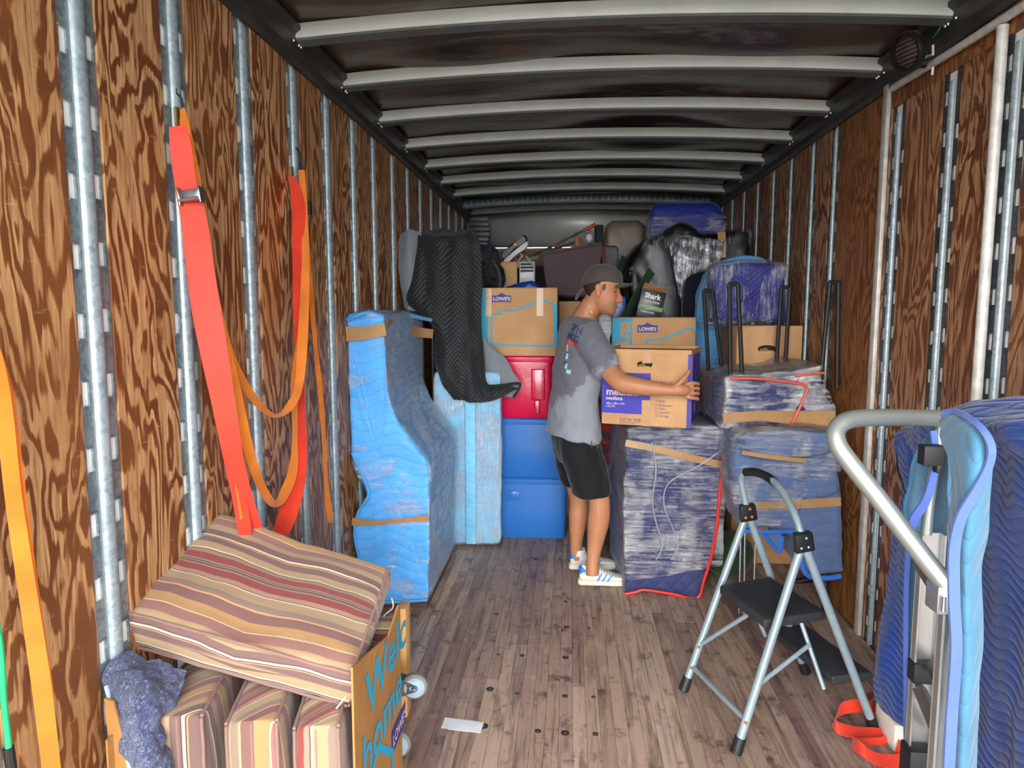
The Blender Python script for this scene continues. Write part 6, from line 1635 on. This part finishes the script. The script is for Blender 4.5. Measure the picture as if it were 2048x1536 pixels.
mk('edging', ribbon([(1866, 862, 1.47, 6, 0), (1870, 895, 1.46, 7, 0), (1866, 950, 1.455, 7, 0), (1852, 1000, 1.455, 8, 0), (1830, 1035, 1.46, 9, 0), (1818, 1070, 1.48, 8, 0)], .03, .006, 8), vio, lp)
mk('edging', ribbon([(1818, 1075, 1.545, 5, 0), (1812, 1200, 1.545, 4, 0), (1812, 1400, 1.545, 4, 0), (1812, 1650, 1.545, 4, 0)], .03, .006, 8), vio, lp)
p = at(1859, 908, 1.44); mk('black_clip', MB().box((p.x-.020, 1.42, p.z-.022), (p.x+.022, 1.45, p.z+.020), Matrix.Identity(4)), black_m, lp, bevel=.004)
mk('black_clip', MB().box((p.x+.006, 1.42, p.z-.036), (p.x+.018, 1.44, p.z-.018)), black_m, lp, bevel=.003)

# red strap on the floor
rs_ = thing('floor_strap', 'bright red webbing strap lying in loops by the ladder foot', 'strap', flo(1740, 1480))
def frib(pts, m=red_s):   # strap standing or lying on the boards: (px, py, base height, tilt)
    A = []; B = []
    for x, y, h_, tx, tyy in pts:
        p = flo(x, y, h_); A.append(p); B.append(p + Vector((tx, tyy, 0)) + Vector((0, 0, math.sqrt(max(0, .045**2 - tx*tx - tyy*tyy)))))
    PA, PB = smooth_path(A, 7), smooth_path(B, 7); m_ = len(PA); vs = []
    for i in range(m_):
        a, b = PA[i], PB[i]; t_ = PA[min(i+1, m_-1)] - PA[max(i-1, 0)]; n_2 = (b-a).cross(t_).normalized()*.0011
        vs += [a+n_2, b+n_2, b-n_2, a-n_2]
    mb = MB().add(vs, [(4*i+k, 4*i+(k+1) % 4, 4*i+4+(k+1) % 4, 4*i+4+k) for i in range(m_-1) for k in range(4)] + [(0, 1, 2, 3), (4*m_-1, 4*m_-2, 4*m_-3, 4*m_-4)])
    mk('webbing', mb, m, rs_, smooth=50)
frib([(1745, 1395, .004, .04, .0), (1728, 1402, .01, .03, .02), (1730, 1420, .02, .01, .03), (1745, 1432, .01, .0, .03), (1752, 1448, .004, .02, .03)])
frib([(1752, 1428, .02, -.01, .02), (1715, 1425, .03, .0, .02), (1680, 1432, .03, .01, .02), (1665, 1452, .02, .02, .01), (1680, 1470, .01, .0, .03), (1720, 1478, .004, .0, .04), (1762, 1480, .006, .0, .04), (1795, 1490, .012, .01, .035), (1806, 1512, .01, .02, .03)])
frib([(1700, 1497, .004, .02, .03), (1720, 1510, .02, .01, .03), (1750, 1530, .006, .0, .035), (1785, 1536, .004, .0, .04), (1806, 1530, .012, .02, .03), (1790, 1505, .02, .02, .02)])
frib([(1700, 1497, .004, .03, .02), (1735, 1492, .003, .035, .02), (1770, 1490, .003, .03, .02)])

# paper strips on the floor
pp_ = thing('paper_slip', 'white folded paper slip lying on the floor boards', 'paper', flo(925, 1450))
pm_ = M('white_paper', '#e3e2e6', .7)
for L_, z_ in (([(890, 1435), (958, 1443), (952, 1464), (882, 1456)], .0012), ([(905, 1439), (968, 1445), (961, 1466), (895, 1459)], .0026)):
    ps_ = [flo(x, y, z_) for x, y in L_]; mk('sheet', MB().prism(ps_, lambda q: q, lambda q: q + Vector((0, 0, .0008))), pm_, pp_, smooth=None)

# work lamp under the right roof rail
wl_ = thing('work_lamp', 'round black work lamp with ribbed lens under the right roof rail', 'lamp', wallp(1835, 130, 1.33))
c0 = at(1814, 104, 2.62); Ml = Matrix.Translation(c0) @ Vector((-.93, -.30, -.30)).to_track_quat('Z', 'Y').to_matrix().to_4x4()
mk('housing', MB().lathe([(.012, -.055), (.045, -.045), (.066, -.018), (.069, .006), (.066, .012), (.056, .012), (.055, .004)], Ml, 28), M('black_rubber_housing', '#171614', .4), wl_, smooth=40)
ln = mk('lens', MB().lathe([(.054, .002), (.040, .012), (.018, .016), (.002, .017)], Ml, 24), M('smoked_lens', '#4a3d33', .2), wl_, smooth=60)
for q_ in range(7):
    y_ = -.042 + q_*.014; hw_ = math.sqrt(.053**2 - y_*y_)
    mk('guard_bar', MB().tube([Ml @ Vector((-hw_, y_, .010)), Ml @ Vector((0, y_, .020)), Ml @ Vector((hw_, y_, .010))], .0022, 6), bpy.data.materials['black_rubber_housing'], ln)
mk('mount_arm', MB().tube([c0 + Vector((.03, .03, -.03)), at(1832, 128, 2.66)], .012, 10), M('olive_brass', '#8c8350', .4, .5), wl_)
mk('mount_knob', MB().tube([at(1838, 126, 2.66), at(1852, 127, 2.66)], .016, 12), black_m, wl_)
mk('cable', MB().tube(smooth_path([c0 + Vector((.04, .02, .04)), wallp(1845, 70, 1.32), wallp(1872, 65, 1.32), wallp(1880, 45, 1.33)], 6), .004, 8), black_m, wl_)
mk('green_wire', MB().tube(smooth_path([wallp(1866, 75, 1.32), wallp(1878, 60, 1.32), wallp(1886, 40, 1.325)], 6), .0025, 6), M('green_wire', '#2f7d35', .5), wl_)
wb_ = [wallp(x, y, 1.295) for x, y in ((1866, 90), (1866, 109), (1851, 113), (1849, 137), (1866, 136), (1864, 150))]
mk('white_bracket', MB().tube(wb_, .0045, 6), M('white_bracket_paint', '#d8d2c4', .5), wl_)
